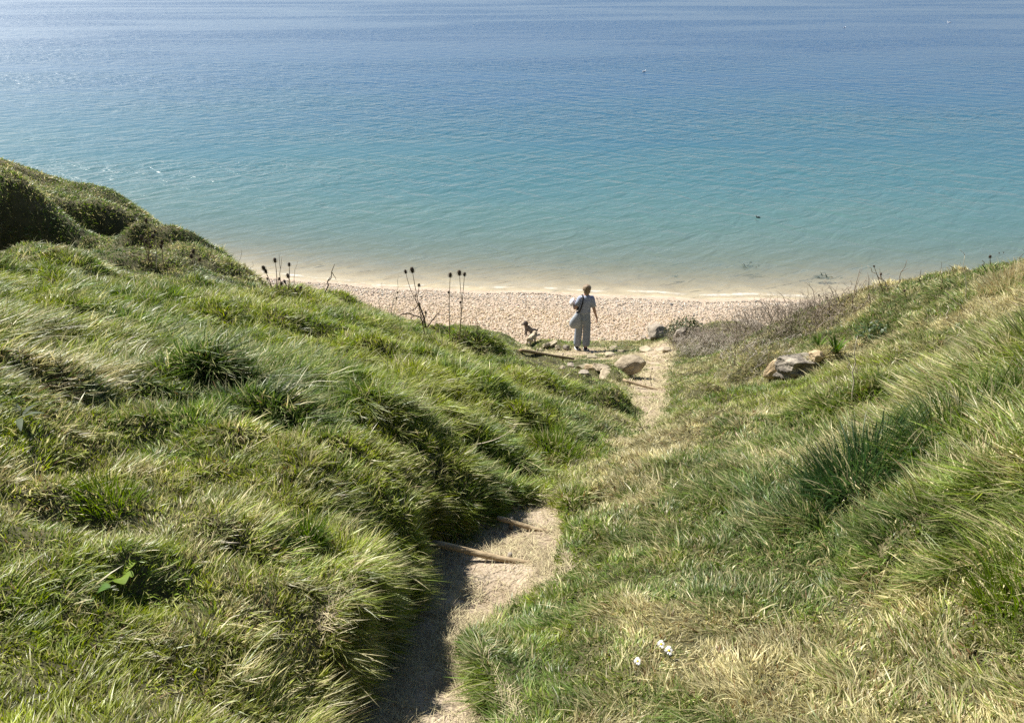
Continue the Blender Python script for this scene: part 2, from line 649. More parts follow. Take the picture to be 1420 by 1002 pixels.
def sub_sheet(name, mask, mat):
    r, c = np.where(mask)
    q = np.stack([r * NC + c, r * NC + c + 1, (r + 1) * NC + c + 1, (r + 1) * NC + c], 1)
    used, inv = np.unique(q, return_inverse=True)
    verts = np.stack([GX.ravel()[used], GY.ravel()[used], GZZ.ravel()[used]], 1)
    k = len(q)
    me = np_mesh(name, verts, inv.ravel(), np.arange(k) * 4, np.full(k, 4), smooth_shade=True)
    return link_mesh(name, me, mat)


def cc(a):
    return (a[:-1, :-1] + a[1:, :-1] + a[:-1, 1:] + a[1:, 1:]) / 4


cX, cY, cZ, cSD, cHB = cc(GX), cc(GY), cc(GZZ), cc(SD), cc(HB)
is_path = (cSD < 0) & (cHB > 0)
is_hill = (cHB > 0) & ~is_path
sea_side = cY > shore_y(cX)
tag(sub_sheet('hillside', is_hill, M_soil), 'grassy sloping hillside above the beach', kind='structure')
tag(sub_sheet('path', is_path, M_path), 'trodden sandy path down the hillside', kind='structure')
tag(sub_sheet('beach', (cHB <= 0) & ~sea_side, M_beach), 'shingle beach at the foot of the slope', kind='structure')
tag(sub_sheet('seabed', (cHB <= 0) & sea_side, M_seabed), 'sandy seabed under the shallow water', kind='structure')

# ------------------------------------------------------------------ grass
# how the turf looks from place to place: length, straw share, freshness (-1 dark .. 1 yellow green), lean azimuth (deg), lean
TURF = [
    (60, 950, .062, .15, .9, 60, .15), (250, 950, .062, .35, .6, 60, .15), (430, 960, .07, .45, .3, 20, .4), (150, 800, .065, .3, .8, 50, .15),
    (60, 650, .07, .35, .65, 40, .25), (300, 660, .085, .25, .5, 40, .3), (400, 680, .085, .35, .35, 30, .3), (450, 800, .08, .25, .3, 20, .25),
    (530, 770, .12, .15, .15, -10, .45), (600, 748, .06, .3, .2, 0, .1), (490, 955, .045, .35, .3, 0, .1), (490, 700, .15, .2, .2, 20, .8), (300, 540, .2, .25, .1, 35, .95), (100, 480, .22, .4, .2, 40, .95),
    (90, 520, .1, .8, 0, 40, .8), (95, 748, .05, .8, .3, 40, .3), (255, 742, .055, .6, .3, 40, .3), (425, 850, .075, .55, .3, 20, .3), (185, 577, .08, .85, 0, 20, .4), (370, 655, .08, .6, .2, 30, .5), (200, 430, .17, .25, .4, 30, .6), (450, 540, .26, .15, .15, 20, .8), (600, 560, .2, .08, .75, 10, .45), (690, 590, .17, .15, .5, 0, .5),
    (650, 510, .17, .15, .4, 10, .5), (800, 560, .12, .2, .55, 0, .4), (790, 640, .11, .4, .5, 0, .4), (660, 640, .17, .15, -.5, 0, .5),
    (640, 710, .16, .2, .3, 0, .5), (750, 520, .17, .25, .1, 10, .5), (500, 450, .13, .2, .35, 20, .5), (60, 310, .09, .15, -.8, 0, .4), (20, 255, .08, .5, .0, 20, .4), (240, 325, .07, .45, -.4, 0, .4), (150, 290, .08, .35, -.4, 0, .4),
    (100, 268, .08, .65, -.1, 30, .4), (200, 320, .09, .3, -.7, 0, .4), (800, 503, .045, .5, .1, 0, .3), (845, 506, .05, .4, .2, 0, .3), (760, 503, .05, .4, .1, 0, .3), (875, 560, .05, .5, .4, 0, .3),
    (750, 900, .065, .35, .15, 140, .15), (950, 950, .075, .62, .15, 140, .15), (900, 800, .07, .65, .15, 120, .2), (1000, 700, .075, .75, .15, 120, .3),
    (1040, 640, .09, .65, .1, 130, .5), (1150, 780, .075, .82, 0, 100, .3), (1250, 880, .085, .5, .2, 120, .2), (1380, 880, .13, .15, .35, 60, .12),
    (1400, 985, .08, .5, .3, 60, .1), (1190, 640, .19, .06, -.6, 140, .15), (1100, 690, .15, .2, -.4, 160, .25), (1300, 720, .13, .12, .2, 90, .12),
    (1260, 620, .12, .85, .1, 170, .5), (1350, 630, .18, .12, .4, 60, .12), (1350, 540, .2, .2, .55, 80, .12), (1250, 545, .15, .45, .3, 150, .35), (1000, 560, .10, .15, .6, 90, .3),
    (950, 600, .07, .8, .1, 90, .3), (865, 590, .05, .6, .3, 90, .3), (1100, 560, .10, .2, .5, 90, .3), (1200, 480, .12, .5, .2, 150, .4), (1350, 420, .12, .6, .3, 150, .4),
    (1405, 388, .17, .97, .2, 130, .5), (1250, 425, .11, .6, .0, 120, .4), (1330, 402, .11, .65, .0, 120, .4), (1420, 470, .2, .12, .65, 90, .15), (1020, 490, .09, .5, .1, 90, .4), (950, 530, .09, .25, .5, 90, .3),
]


def qmap(x, y):
    return np.stack([np.arctan2(x, y + .8) * 1.0, np.log(np.hypot(x, y + .8))], -1)


_tp = np.array([ground(u, v)[:2] for (u, v, *_) in TURF])
_tq = qmap(_tp[:, 0], _tp[:, 1])
_tv = np.array([[l, s, f, math.cos(math.radians(a)) * w, math.sin(math.radians(a)) * w] for (_, _, l, s, f, a, w) in TURF])


def turf(x, y):
    q = qmap(x, y)
    acc = np.zeros((len(x), 5))
    tot = np.full(len(x), 1e-9)
    for i in range(len(TURF)):
        d2 = ((q - _tq[i]) ** 2).sum(-1)
        w = np.exp(-d2 / (2 * .075 ** 2)) + 1e-4 / (d2 + .01)
        acc += w[:, None] * _tv[i]
        tot += w
    return acc / tot[:, None]


C_FRESH = np.array([.28, .325, .022])
C_MID = np.array([.108, .175, .027])
C_DARK = np.array([.045, .09, .028])
C_OLIVE = np.array([.15, .19, .058])
C_STRAW = np.array([.54, .485, .285])
C_STRAW2 = np.array([.37, .335, .15])
C_BROWN = np.array([.17, .105, .05])


def grow(name, P, nrm, length, width, lean, color, seg, mat, curl=1.0, upmix=.5, tipcol=None):
    """P roots, lean = horizontal vector per blade, one tapering strip per blade"""
    n = len(P)
    up = nrm * (1 - upmix) + np.array([0, 0, 1.0]) * upmix
    up /= np.linalg.norm(up, axis=1)[:, None]
    rnd = rng.normal(0, .28, (n, 3))
    rnd[:, 2] *= .3
    up = up + rnd
    up /= np.linalg.norm(up, axis=1)[:, None]
    ln = np.zeros((n, 3))
    ln[:, :2] = lean
    amt = np.linalg.norm(ln, axis=1)[:, None]
    az = rng.uniform(0, 2 * PI, n)
    side = np.stack([np.cos(az), np.sin(az), np.zeros(n)], 1)
    side = side - up * (side * up).sum(1)[:, None]
    side /= np.linalg.norm(side, axis=1)[:, None]
    V = np.zeros((n, 2 * seg + 1, 3), np.float32)
    bend = curl * rng.uniform(.5, 1.25, n)[:, None]
    for k in range(seg + 1):
        t = k / seg
        c = P + up * (length[:, None] * (t - .42 * np.minimum(amt * bend, 1.3) * t * t)) + ln * (length[:, None] * bend * t ** 1.7)
        if k < seg:
            w = (width * .5 * (1 - .75 * t ** 1.6))[:, None]
            V[:, 2 * k] = c - side * w
            V[:, 2 * k + 1] = c + side * w
        else:
            V[:, 2 * seg] = c
    base = np.arange(n)[:, None] * (2 * seg + 1)
    quads = []
    for k in range(seg - 1):
        quads.append(np.stack([base[:, 0] + 2 * k, base[:, 0] + 2 * k + 1, base[:, 0] + 2 * k + 3, base[:, 0] + 2 * k + 2], 1))
    tri = np.stack([base[:, 0] + 2 * seg - 2, base[:, 0] + 2 * seg - 1, base[:, 0] + 2 * seg], 1)
    per = 4 * (seg - 1) + 3
    loops = np.concatenate(quads + [tri], 1).ravel()
    st = np.concatenate([np.arange(seg - 1) * 4, [4 * (seg - 1)]])
    starts = (np.arange(n)[:, None] * per + st[None]).ravel()
    tots = np.tile(np.array([4] * (seg - 1) + [3]), n)
    colr = np.repeat(color[:, None, :], 2 * seg + 1, 1)
    if tipcol is not None:
        for k in range(seg + 1):
            t = (k / seg) ** 3 * .55
            sl = slice(2 * k, 2 * k + 2) if k < seg else slice(2 * seg, 2 * seg + 1)
            colr[:, sl] = colr[:, sl] * (1 - t) + tipcol[:, None, :] * t
    return V.reshape(-1, 3), loops, starts, tots, colr.reshape(-1, 3)


def join(parts):
    vo = lo = 0
    A, B_, C_, D_, E_ = [], [], [], [], []
    for (v, l, s, t, c) in parts:
        A.append(v)
        B_.append(l + vo)
        C_.append(s + lo)
        D_.append(t)
        E_.append(c)
        vo += len(v)
        lo += len(l)
    return [np.concatenate(q) for q in (A, B_, C_, D_, E_)]


# cell table
e1 = np.stack([GX[:-1, 1:] - GX[:-1, :-1], GY[:-1, 1:] - GY[:-1, :-1], GZZ[:-1, 1:] - GZZ[:-1, :-1]], -1)
e2 = np.stack([GX[1:, :-1] - GX[:-1, :-1], GY[1:, :-1] - GY[:-1, :-1], GZZ[1:, :-1] - GZZ[:-1, :-1]], -1)
cn = np.cross(e1, e2)
ca = np.linalg.norm(cn, axis=-1)
cn = cn / ca[..., None]
DIST = np.sqrt(cX ** 2 + cY ** 2 + (CAMZ - cZ) ** 2)
fd = cY * cp - (cZ - CAMZ) * sp
fu = cX / np.maximum(fd, .05)
fv = (cY * sp + (cZ - CAMZ) * cp) / np.maximum(fd, .05)
inview = (fd > .15) & (np.abs(fu) < 1.5) & (fv < .62) & (fv > -1.3)
margin = np.where((np.abs(fu) < .76) & (fv > -.56), 1.0, .22)      # thinner beyond the edges of the photographed view
# ground cells turned well away from the viewer are behind a crest: keep a thin sward there
facing = -(cn[..., 0] * cX + cn[..., 1] * cY + cn[..., 2] * (cZ - CAMZ)) / DIST
vis = np.where(facing > -.12, 1.0, .25) * margin


def scatter(prob, total):
    p = prob.ravel()
    cs = np.cumsum(p)
    idx = np.searchsorted(cs, rng.uniform(0, cs[-1], total))
    r, c = np.divmod(idx, NC - 1)
    a = rng.uniform(0, 1, total)
    b_ = rng.uniform(0, 1, total)

    def bil(G):
        return (G[r, c] * (1 - a) * (1 - b_) + G[r, c + 1] * a * (1 - b_) + G[r + 1, c] * (1 - a) * b_ + G[r + 1, c + 1] * a * b_)
    return np.stack([bil(GX), bil(GY), bil(GZZ)], 1), cn[r, c], bil(SD), bil(T1), bil(T2), bil(LDX), bil(LDY)


def sward(total, mult_len=1.0):
    grassy = (cHB > .1) & ((cSD > -.01) | ((cSD > -.2) & (cY > 6) & (fbm(cX * 6, cY * 6, 640, 3) > .60))) & inview
    dens = 1.0 / np.maximum(DIST, 2.6) ** 1.5 * np.where((cY < 2.6) & (cn[..., 2] < .85) & (cSD < .25) & (cX < 0), 1.9, 1)
    P, nr, sd, t1, t2, lx, ly = scatter(grassy * ca * dens * vis, total)
    tv = turf(P[:, 0], P[:, 1])
    x, y = P[:, 0], P[:, 1]
    d = np.linalg.norm(P - np.array([0, 0, CAMZ]), axis=1)
    patch = fbm(x * 1.7, y * 1.7, 500, 4)          # fresh / dry patches, tuft to tuft
    patch2 = fbm(x * 4.5, y * 4.5, 510, 3)
    patch3 = fbm(x * 11, y * 11, 520, 2)
    ln = tv[:, 0] * .72 * (.45 + .75 * rng.uniform(0, 1, total) ** 1.2) * (.55 + .9 * patch2) * (.8 + .35 * t1)
    near_edge = smooth(.0, .12, sd)
    straw = np.clip(tv[:, 1] * np.where(x < .12 * y, .56, 1.0) * (.35 + 1.3 * smooth(.35, .65, patch)) + .38 * (smooth(.56, .72, patch2) * smooth(.45, .62, patch3)), 0, .97)
    fresh = np.clip(tv[:, 2] + np.where(x < .1 * y, .20, .05) + 2.2 * (patch - .5) + 1.2 * (patch3 - .5) + rng.normal(0, .22, total), -1.2, 1.2)
    isst = rng.uniform(0, 1, total) < straw
    f = fresh[:, None]
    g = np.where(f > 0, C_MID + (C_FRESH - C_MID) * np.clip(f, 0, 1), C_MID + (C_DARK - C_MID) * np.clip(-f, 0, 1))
    ol = np.clip(straw * 1.2 + rng.normal(0, .2, total), 0, .9)[:, None]
    g = g * (1 - ol) + C_OLIVE * ol
    sm = rng.uniform(0, 1, total)[:, None]
    s = C_STRAW * sm + C_STRAW2 * (1 - sm)
    br = (rng.uniform(0, 1, total) < .12)[:, None]
    s = np.where(br, C_BROWN, s)
    c = np.where(isst[:, None], s, g) * rng.uniform(.6, 1.6, total)[:, None]
    w = rng.uniform(.0028, .0062, total) * np.where(tv[:, 0] > .15, 1.2, np.where(tv[:, 0] < .09, .85, .95))
    w = np.maximum(w, d * rng.uniform(.0010, .0018, total) * (1 - .48 * smooth(4.5, 9, d)))
    broad = rng.uniform(0, 1, total) < .10
    w = np.where(broad & (tv[:, 0] > .06), w * 1.8, w)
    ang = rng.uniform(0, 2 * PI, total)
    jit = rng.uniform(.15, 1.0, total) * (.65 + .35 * smooth(4.5, 2.5, d))
    # blades of one tuft lean the same way and share a shade
    def cell(sz, sd_):
        ix, iy = np.floor((x + .3 * sz * np.sin(y * 9 / sz * .1)) / sz), np.floor(y / sz)
        return _hash(ix, iy, sd_)
    tz = np.where(d < 4, 1, 2)
    a1, a2 = cell(.055, 11) * 2 * PI, cell(.16, 12) * 2 * PI
    tuft = np.stack([np.cos(a1) * .35 + np.cos(a2) * .35, np.sin(a1) * .35 + np.sin(a2) * .35], 1)
    c = c * (.78 + .44 * cell(.07, 13))[:, None] * (.8 + .4 * cell(.2, 14))[:, None]
    # the sward is combed: long blades follow the lie of the slope, and fall away from the tussock tops
    edge = (smooth(.16, .02, sd) * smooth(.0, -.25, x) * smooth(3.0, 2.7, y) * smooth(1.85, 2.2, y))[:, None]
    short = 1 - .55 * smooth(.25, .0, sd) * np.maximum(.25 * smooth(2.2, 1.9, y), smooth(2.75, 3.0, y) * smooth(4.0, 3.7, y))
    ln = ln * np.maximum(short, .75 * (nr[:, 2] < .8))
    wall = (nr[:, 2] < .5) & (y < 4.5) & (sd < .12)
    ln = np.where(wall, rng.uniform(.03, .075, total), ln)
    lean_w = np.where(wall[:, None], nr[:, :2] * .25, 0)
    lean = edge * np.array([.55, -.25]) + tuft * 1.5 + tv[:, 3:5] * (rng.uniform(.2, 1.0, total) * (.4 + .35 * smooth(2.6, 4.5, d)))[:, None] + np.stack([lx, ly], 1) * .45 + np.stack([np.cos(ang), np.sin(ang)], 1) * jit[:, None]
    lean = lean + lean_w
    dn = nr[:, :2] * .2
    lean = lean + dn
    ln = np.where(isst, ln * rng.uniform(.6, 1.15, total), ln) * mult_len
    # flowering stems and the odd tall pale blade
    tall = rng.uniform(0, 1, total) < .03
    ln = np.where(tall, ln * 1.45 + .02, ln)
    lean = np.where(tall[:, None], lean * .6, lean)
    c = np.where(tall[:, None], c * .5 + C_STRAW * .55, c)
    tip = np.where((rng.uniform(0, 1, total) < .35)[:, None], C_STRAW * .8, c)
    return P, nr, ln, w, lean, c, tip, d


parts = []
P, nr, ln, w, lean, c, tip, d = sward(1250000)
P = P - nr * .008
m = d < 4.5
parts.append(grow('a', P[m], nr[m], ln[m], w[m], lean[m], c[m], 4, None, tipcol=tip[m]))
m = ~m
parts.append(grow('b', P[m], nr[m], ln[m], w[m], lean[m], c[m], 3, None, tipcol=tip[m]))
V_, Lp, St, Tt, Cc = join(parts)
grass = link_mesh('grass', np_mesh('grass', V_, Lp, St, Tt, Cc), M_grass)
tag(grass, 'long tussocky green and straw coloured grass covering the slope', kind='stuff')
del V_, Lp, St, Tt, Cc, parts


# ------------------------------------------------------------------ straw litter on the path and trodden patches
def litter(total):
    ok = (cHB > .1) & inview & (cSD < .07) & (cn[..., 2] > .78)
    dens = 1.0 / np.maximum(DIST, 1.6) ** 1.6 * np.where(cSD < 0, .35 + 1.2 * smooth(-.16, .02, cSD), .8)
    dens = margin * dens * (.25 + 1.5 * smooth(.42, .66, fbm(cX * 4, cY * 4, 700, 3)))
    P, nr, sd, *_ = scatter(ok * ca * dens, total)
    d = np.linalg.norm(P - np.array([0, 0, CAMZ]), axis=1)
    az = rng.uniform(0, 2 * PI, total)
    lean = np.stack([np.cos(az), np.sin(az)], 1) * 1.0
    ln = rng.uniform(.015, .09, total)
    w = np.maximum(rng.uniform(.0015, .0032, total), d * .0008)
    sm = rng.uniform(0, 1, total)[:, None]
    c = (C_STRAW * sm + np.array([.24, .185, .125]) * (1 - sm)) * rng.uniform(.8, 1.25, total)[:, None]
    P[:, 2] += .004
    nr2 = nr * .25 + np.stack([np.cos(az), np.sin(az), np.zeros(total)], 1)
    nr2 /= np.linalg.norm(nr2, axis=1)[:, None]
    return grow('l', P, nr2, ln, w, lean * .15, c, 2, None, upmix=0)


g = litter(34000)
lit = link_mesh('dry_straw', np_mesh('dry_straw', *g[:4], colors=g[4]), M_straw)
tag(lit, 'scattered bits of dry straw lying on the path', kind='stuff')

# ------------------------------------------------------------------ pebbles


def pebble_field(total):
    bm = bmesh.new()
    bmesh.ops.create_icosphere(bm, subdivisions=1, radius=1)
    bv = np.array([v.co[:] for v in bm.verts])
    bf = np.array([[v.index for v in f.verts] for f in bm.faces])
    bm.free()
    x = np.empty(0)
    y = np.empty(0)
    while len(x) < total:
        xx = rng.uniform(-14, 16, total * 2)
        yy = rng.uniform(16.2, 27, total * 2)
        s = shore_y(xx) - yy
        hb = hill(xx, yy) - beach(xx, yy)
        k = (s > .3 + .2 * vnoise(xx * .8, yy, 3)) & (s < 8.5) & (hb < .05)
        x = np.concatenate([x, xx[k]])
        y = np.concatenate([y, yy[k]])
    x, y = x[:total], y[:total]
    z = terrain(x, y)
    s = shore_y(x) - y
    r = .012 + .021 * rng.uniform(0, 1, total) ** 2.2
    r *= np.where(rng.uniform(0, 1, total) < .03, 1.7, 1)
    yaw = rng.uniform(0, 2 * PI, total)
    sx, sy, sz = r * rng.uniform(.9, 1.5, total), r * rng.uniform(.7, 1.1, total), r * rng.uniform(.45, .75, total)
    V = bv[None] * np.stack([sx, sy, sz], 1)[:, None, :]
    V = V + rng.normal(0, .08, V.shape) * r[:, None, None]
    tilt = rng.normal(0, .35, total)
    zz = V[..., 2] * np.cos(tilt)[:, None] + V[..., 0] * np.sin(tilt)[:, None]
    xx = V[..., 0] * np.cos(tilt)[:, None] - V[..., 2] * np.sin(tilt)[:, None]
    X = xx * np.cos(yaw)[:, None] - V[..., 1] * np.sin(yaw)[:, None] + x[:, None]
    Y = xx * np.sin(yaw)[:, None] + V[..., 1] * np.cos(yaw)[:, None] + y[:, None]
    Z = zz + z[:, None] + r[:, None] * .3
    pal = np.array([[.46, .345, .215], [.50, .40, .28], [.41, .295, .18], [.56, .48, .36], [.34, .245, .155], [.44, .30, .21], [.28, .235, .18], [.16, .135, .11]])
    pk = rng.choice(len(pal), total, p=[.26, .14, .20, .08, .13, .09, .06, .04])
    c = pal[pk] * np.array([.97, 1.09, 1.24]) * rng.uniform(.8, 1.15, total)[:, None]
    band = smooth(1.2, 3.2, s + .8 * (fbm(x * .5, y * .5, 33, 3) - .5))[:, None]
    c = c * (1 - band) * np.array([1.02, 1.03, 1.08]) + c * band * np.array([1.0, .92, .80])
    c = c * (.85 + .3 * fbm(x * .9, y * 1.6, 34, 3))[:, None]
    wet = (smooth(.65, .35, s) * .6)[:, None]
    c = c * (1 - wet)
    n = len(bv)
    loops = (bf[None] + (np.arange(total) * n)[:, None, None]).ravel()
    k = total * len(bf)
    C = np.repeat(c[:, None, :], n, 1).reshape(-1, 3)
    me = np_mesh('pebbles', np.stack([X, Y, Z], -1).reshape(-1, 3), loops, np.arange(k) * 3, np.full(k, 3), C, smooth_shade=True)
    return link_mesh('pebbles', me, M_pebble)


tag(pebble_field(70000), 'tan and grey shingle pebbles covering the beach', kind='stuff')

# ------------------------------------------------------------------ sea
yw = [-1.2]
while yw[-1] < 9000:
    q = yw[-1]
    yw.append(q + (.12 if q < 4 else .12 + .03 * (q - 4)))
yw = np.array(yw)
NW = 320
sw = np.linspace(-1, 1, NW)
WX = sw[None, :] * (30 + 1.7 * (yw[:, None] + 2))
WY = shore_y(WX) * np.exp(-np.maximum(yw[:, None] - 200, 0) / 2000) + yw[:, None]
DEP = WY - shore_y(WX)
# water edge: a thin swash film that follows the beach, a small breaking ripple a little way out
WZ = np.where(DEP < 0, 0.0, 0.0)
off = DEP - (.35 + .15 * np.sin(WX * .35) + .3 * (fbm(WX * .45, WX * 0, 901, 3) - .5))
WZ = WZ + .014 * np.exp(-(off / .16) ** 2) * np.where(np.abs(WX) < 60, .4 + .9 * vnoise(WX * .5, WX * 0 + 3, 902), 0)
r_, c_ = np.meshgrid(np.arange(len(yw) - 1), np.arange(NW - 1), indexing='ij')
q = np.stack([r_ * NW + c_, r_ * NW + c_ + 1, (r_ + 1) * NW + c_ + 1, (r_ + 1) * NW + c_], -1).reshape(-1, 4)
sme = np_mesh('sea', np.stack([WX, WY, WZ], -1).reshape(-1, 3), q.ravel(), np.arange(len(q)) * 4, np.full(len(q), 4), smooth_shade=True)
a = sme.attributes.new('depth', 'FLOAT', 'POINT')
a.data.foreach_set('value', DEP.astype(np.float32).ravel())
a = sme.attributes.new('foam', 'FLOAT', 'POINT')
a.data.foreach_set('value', (np.exp(-np.maximum(off / .10, -off / .3) ** 2) * (.62 + .45 * vnoise(WX * 2.3, WX * 0, 905))).astype(np.float32).ravel())

M_sea, nt, b = new_mat('sea_water')
out = nt.nodes['Material Output']
nt.nodes.remove(b)
dep = N(nt, 'ShaderNodeAttribute', attribute_name='depth')
geo = N(nt, 'ShaderNodeNewGeometry')


def waves(rot, sx, sy, scale, detail=3, rough=.55, dist=.6):
    mp = N(nt, 'ShaderNodeMapping')
    mp.inputs['Rotation'].default_value = (0, 0, math.radians(rot))
    mp2 = N(nt, 'ShaderNodeMapping')
    mp2.inputs['Scale'].default_value = (sx, sy, 1)
    L(nt, geo.outputs['Position'], mp.inputs[0])
    L(nt, mp.outputs[0], mp2.inputs[0])
    n = N(nt, 'ShaderNodeTexNoise', Scale=scale, Detail=detail, Roughness=rough, Distortion=dist)
    L(nt, mp2.outputs[0], n.inputs['Vector'])
    return n.outputs['Fac']


def math_(op, a, b_=None):
    n = N(nt, 'ShaderNodeMath', operation=op)
    for i, q in enumerate((a, b_)):
        if q is None:
            continue
        if isinstance(q, (int, float)):
            n.inputs[i].default_value = q
        else:
            L(nt, q, n.inputs[i])
    return n.outputs[0]


wA = waves(36, .42, 1.0, .8, 3)
wB = waves(-34, .42, 1.1, 1.35, 3)
wC = waves(6, .9, 1.6, 4.5, 2)
wD = waves(-12, .2, .5, .36, 2)
hgt = math_('ADD', math_('ADD', math_('MULTIPLY', wA, .30), math_('MULTIPLY', wB, .20)), math_('ADD', math_('MULTIPLY', wC, .025), math_('MULTIPLY', wD, .12)))
# calm slicks far out where the breeze does not ruffle the water
slick = waves(-4, .012, .05, 1.0, 4)
calm = N(nt, 'ShaderNodeMapRange')
calm.inputs['From Min'].default_value = .42
calm.inputs['From Max'].default_value = .58
calm.inputs['To Min'].default_value = .35
calm.inputs['To Max'].default_value = 1.0
L(nt, slick, calm.inputs[0])
shoal = N(nt, 'ShaderNodeMapRange')
shoal.inputs['From Min'].default_value = .3
shoal.inputs['From Max'].default_value = 14
shoal.inputs['To Min'].default_value = .35
shoal.inputs['To Max'].default_value = 1.0
L(nt, dep.outputs['Fac'], shoal.inputs[0])
bp = N(nt, 'ShaderNodeBump', Distance=1.0)
L(nt, math_('MULTIPLY', calm.outputs[0], shoal.outputs[0]), bp.inputs['Strength'])
L(nt, hgt, bp.inputs['Height'])

lg = math_('LOGARITHM', math_('ADD', math_('MAXIMUM', dep.outputs['Fac'], 0), 1.0), 10.0)   # 0 at the edge, 1 at 9 m, 2 at 99 m
patchy = math_('MULTIPLY', math_('SUBTRACT', waves(-8, .05, .12, 1.0, 4), .5), .34)
body = ramp(nt, [(0, (.31, .26, .205)), (.15, (.215, .22, .175)), (.32, (.13, .178, .150)), (.48, (.08, .15, .142)), (.62, (.045, .122, .142)), (.74, (.027, .098, .142)), (.86, (.013, .074, .15)), (1, (.010, .060, .148))],
            math_('MULTIPLY', math_('ADD', lg, patchy), .5))
dif = N(nt, 'ShaderNodeBsdfDiffuse')
L(nt, body.outputs[0], dif.inputs['Color'])
L(nt, bp.outputs[0], dif.inputs['Normal'])
tr = N(nt, 'ShaderNodeBsdfTransparent')
tr.inputs['Color'].default_value = (.90, .95, .90, 1)
opac = math_('SUBTRACT', 1.0, math_('POWER', 2.718, math_('MULTIPLY', math_('MAXIMUM', dep.outputs['Fac'], 0), -.28)))
mixb = N(nt, 'ShaderNodeMixShader')
L(nt, opac, mixb.inputs[0])
L(nt, tr.outputs[0], mixb.inputs[1])
L(nt, dif.outputs[0], mixb.inputs[2])
gl = N(nt, 'ShaderNodeBsdfGlossy', Roughness=.22)
L(nt, bp.outputs[0], gl.inputs['Normal'])
fr = N(nt, 'ShaderNodeFresnel', IOR=1.33)
L(nt, bp.outputs[0], fr.inputs['Normal'])
mixs = N(nt, 'ShaderNodeMixShader')
L(nt, fr.outputs[0], mixs.inputs[0])
L(nt, mixb.outputs[0], mixs.inputs[1])
L(nt, gl.outputs[0], mixs.inputs[2])
# foam on the little breaker
fo = N(nt, 'ShaderNodeAttribute', attribute_name='foam')
fn = N(nt, 'ShaderNodeTexNoise', Scale=2.6, Detail=6, Roughness=.7)
L(nt, geo.outputs['Position'], fn.inputs['Vector'])
ff = N(nt, 'ShaderNodeMapRange')
ff.inputs['From Min'].default_value = .58
ff.inputs['From Max'].default_value = .78
L(nt, math_('ADD', math_('MULTIPLY', fo.outputs['Fac'], .45), math_('MULTIPLY', fn.outputs['Fac'], .55)), ff.inputs[0])
fd_ = N(nt, 'ShaderNodeBsdfDiffuse')
fd_.inputs['Color'].default_value = (.8, .8, .78, 1)
mixf = N(nt, 'ShaderNodeMixShader')
L(nt, math_('MULTIPLY', ff.outputs[0], .4), mixf.inputs[0])
L(nt, mixs.outputs[0], mixf.inputs[1])
L(nt, fd_.outputs[0], mixf.inputs[2])
L(nt, mixf.outputs[0], out.inputs['Surface'])
tag(link_mesh('sea', sme, M_sea), 'clear turquoise sea deepening to blue', kind='structure')

# ====THINGS
# ------------------------------------------------------------------ wooden step edges
M_log = noise_mat('weathered_wood', [(.3, (.22, .16, .09)), (.55, (.40, .31, .19)), (.75, (.52, .42, .28))], scale=9, detail=8, rough=.9, bump=.6, bscale=20, dist=.01, stretch=(1, 6, 6))
M_logend = noise_mat('cut_wood', [(.3, (.18, .12, .07)), (.7, (.34, .25, .15))], scale=30, rough=.9, bump=.3)
M_peg = noise_mat('grey_wood', [(.3, (.20, .17, .13)), (.7, (.38, .33, .26))], scale=30, rough=.9, bump=.3)


def step_log(a, b, r, label, peg=None, flat=1.0, lift=.0):
    """a pole lying across the path between two ground points, held by pegs"""
    a, b = np.array(a, float), np.array(b, float)
    mid = (a + b) / 2
    root = empty('step_log', mid, label, 'step edge', 'wooden step edges across the path')
    mb = MB()
    pts, rad = [], []
    for i in range(13):
        t = i / 12
        p = a + (b - a) * t
        p = p + np.array([0, .004 * math.sin(t * 5 + r * 90), .004 * math.sin(t * 7 + 1) + lift])
        pts.append(p)
        rad.append(r * (1.08 - .22 * t + .05 * math.sin(t * 19)) * (.9 if i in (0, 12) else 1))
    mb.tube(pts, rad, 10, flat=flat)
    mb.build('pole', M_log, root, mid)
    d = (b - a) / np.linalg.norm(b - a)
    for q, s in ((pts[0], -1), (pts[-1], 1)):
        e = MB()
        e.tube([q + d * s * .0005, q + d * s * .004], [rad[0] * .93, rad[0] * .86], 10, flat=flat)
        e.build('cut_end', M_logend, root, mid)
    for t in peg or ():
        m = MB()
        p = a + (b - a) * t + np.array([0, r * 1.5, 0])
        m.tube([p + [0, 0, -.12], p + [0, 0, -.01], p + [.003, .002, r * .9 + lift]], [.016, .016, .013], 7)
        m.build('peg', M_peg, root, mid)
    return root


def log_at(u0, v0, u1, v1, y0, y1, r, label, **k):
    return step_log(at_y(u0, v0, y0), at_y(u1, v1, y1), r, label, **k)


def gy(u, v):
    return ground(u, v)


_l = on_floor(687, 772, -.02)[1]
log_at(600, 754, 772, 788, _l + .03, _l - .03, .0185, 'nearest pale wooden pole edging a step across the narrow path', peg=(.62,))
_l = on_floor(733, 731, -.02)[1]
log_at(690, 719, 782, 742, _l + .03, _l - .02, .0155, 'thinner second wooden pole edging the step just below the nearest one', peg=(.2,))
_l = on_floor(897, 535, .03)[1]
log_at(864, 527, 932, 545, _l + .05, _l - .02, .028, 'farther wooden edge across the sandy path below the dark boulder', flat=.7, peg=(.15, .85))
g0, g1 = ground(722, 489), ground(794, 501)
step_log(g0 + [0, 0, .05], g1 + [0, 0, .05], .05, 'grey wooden edge at the sandy shelf beside the two dogs', flat=.55, peg=(.3, .8))

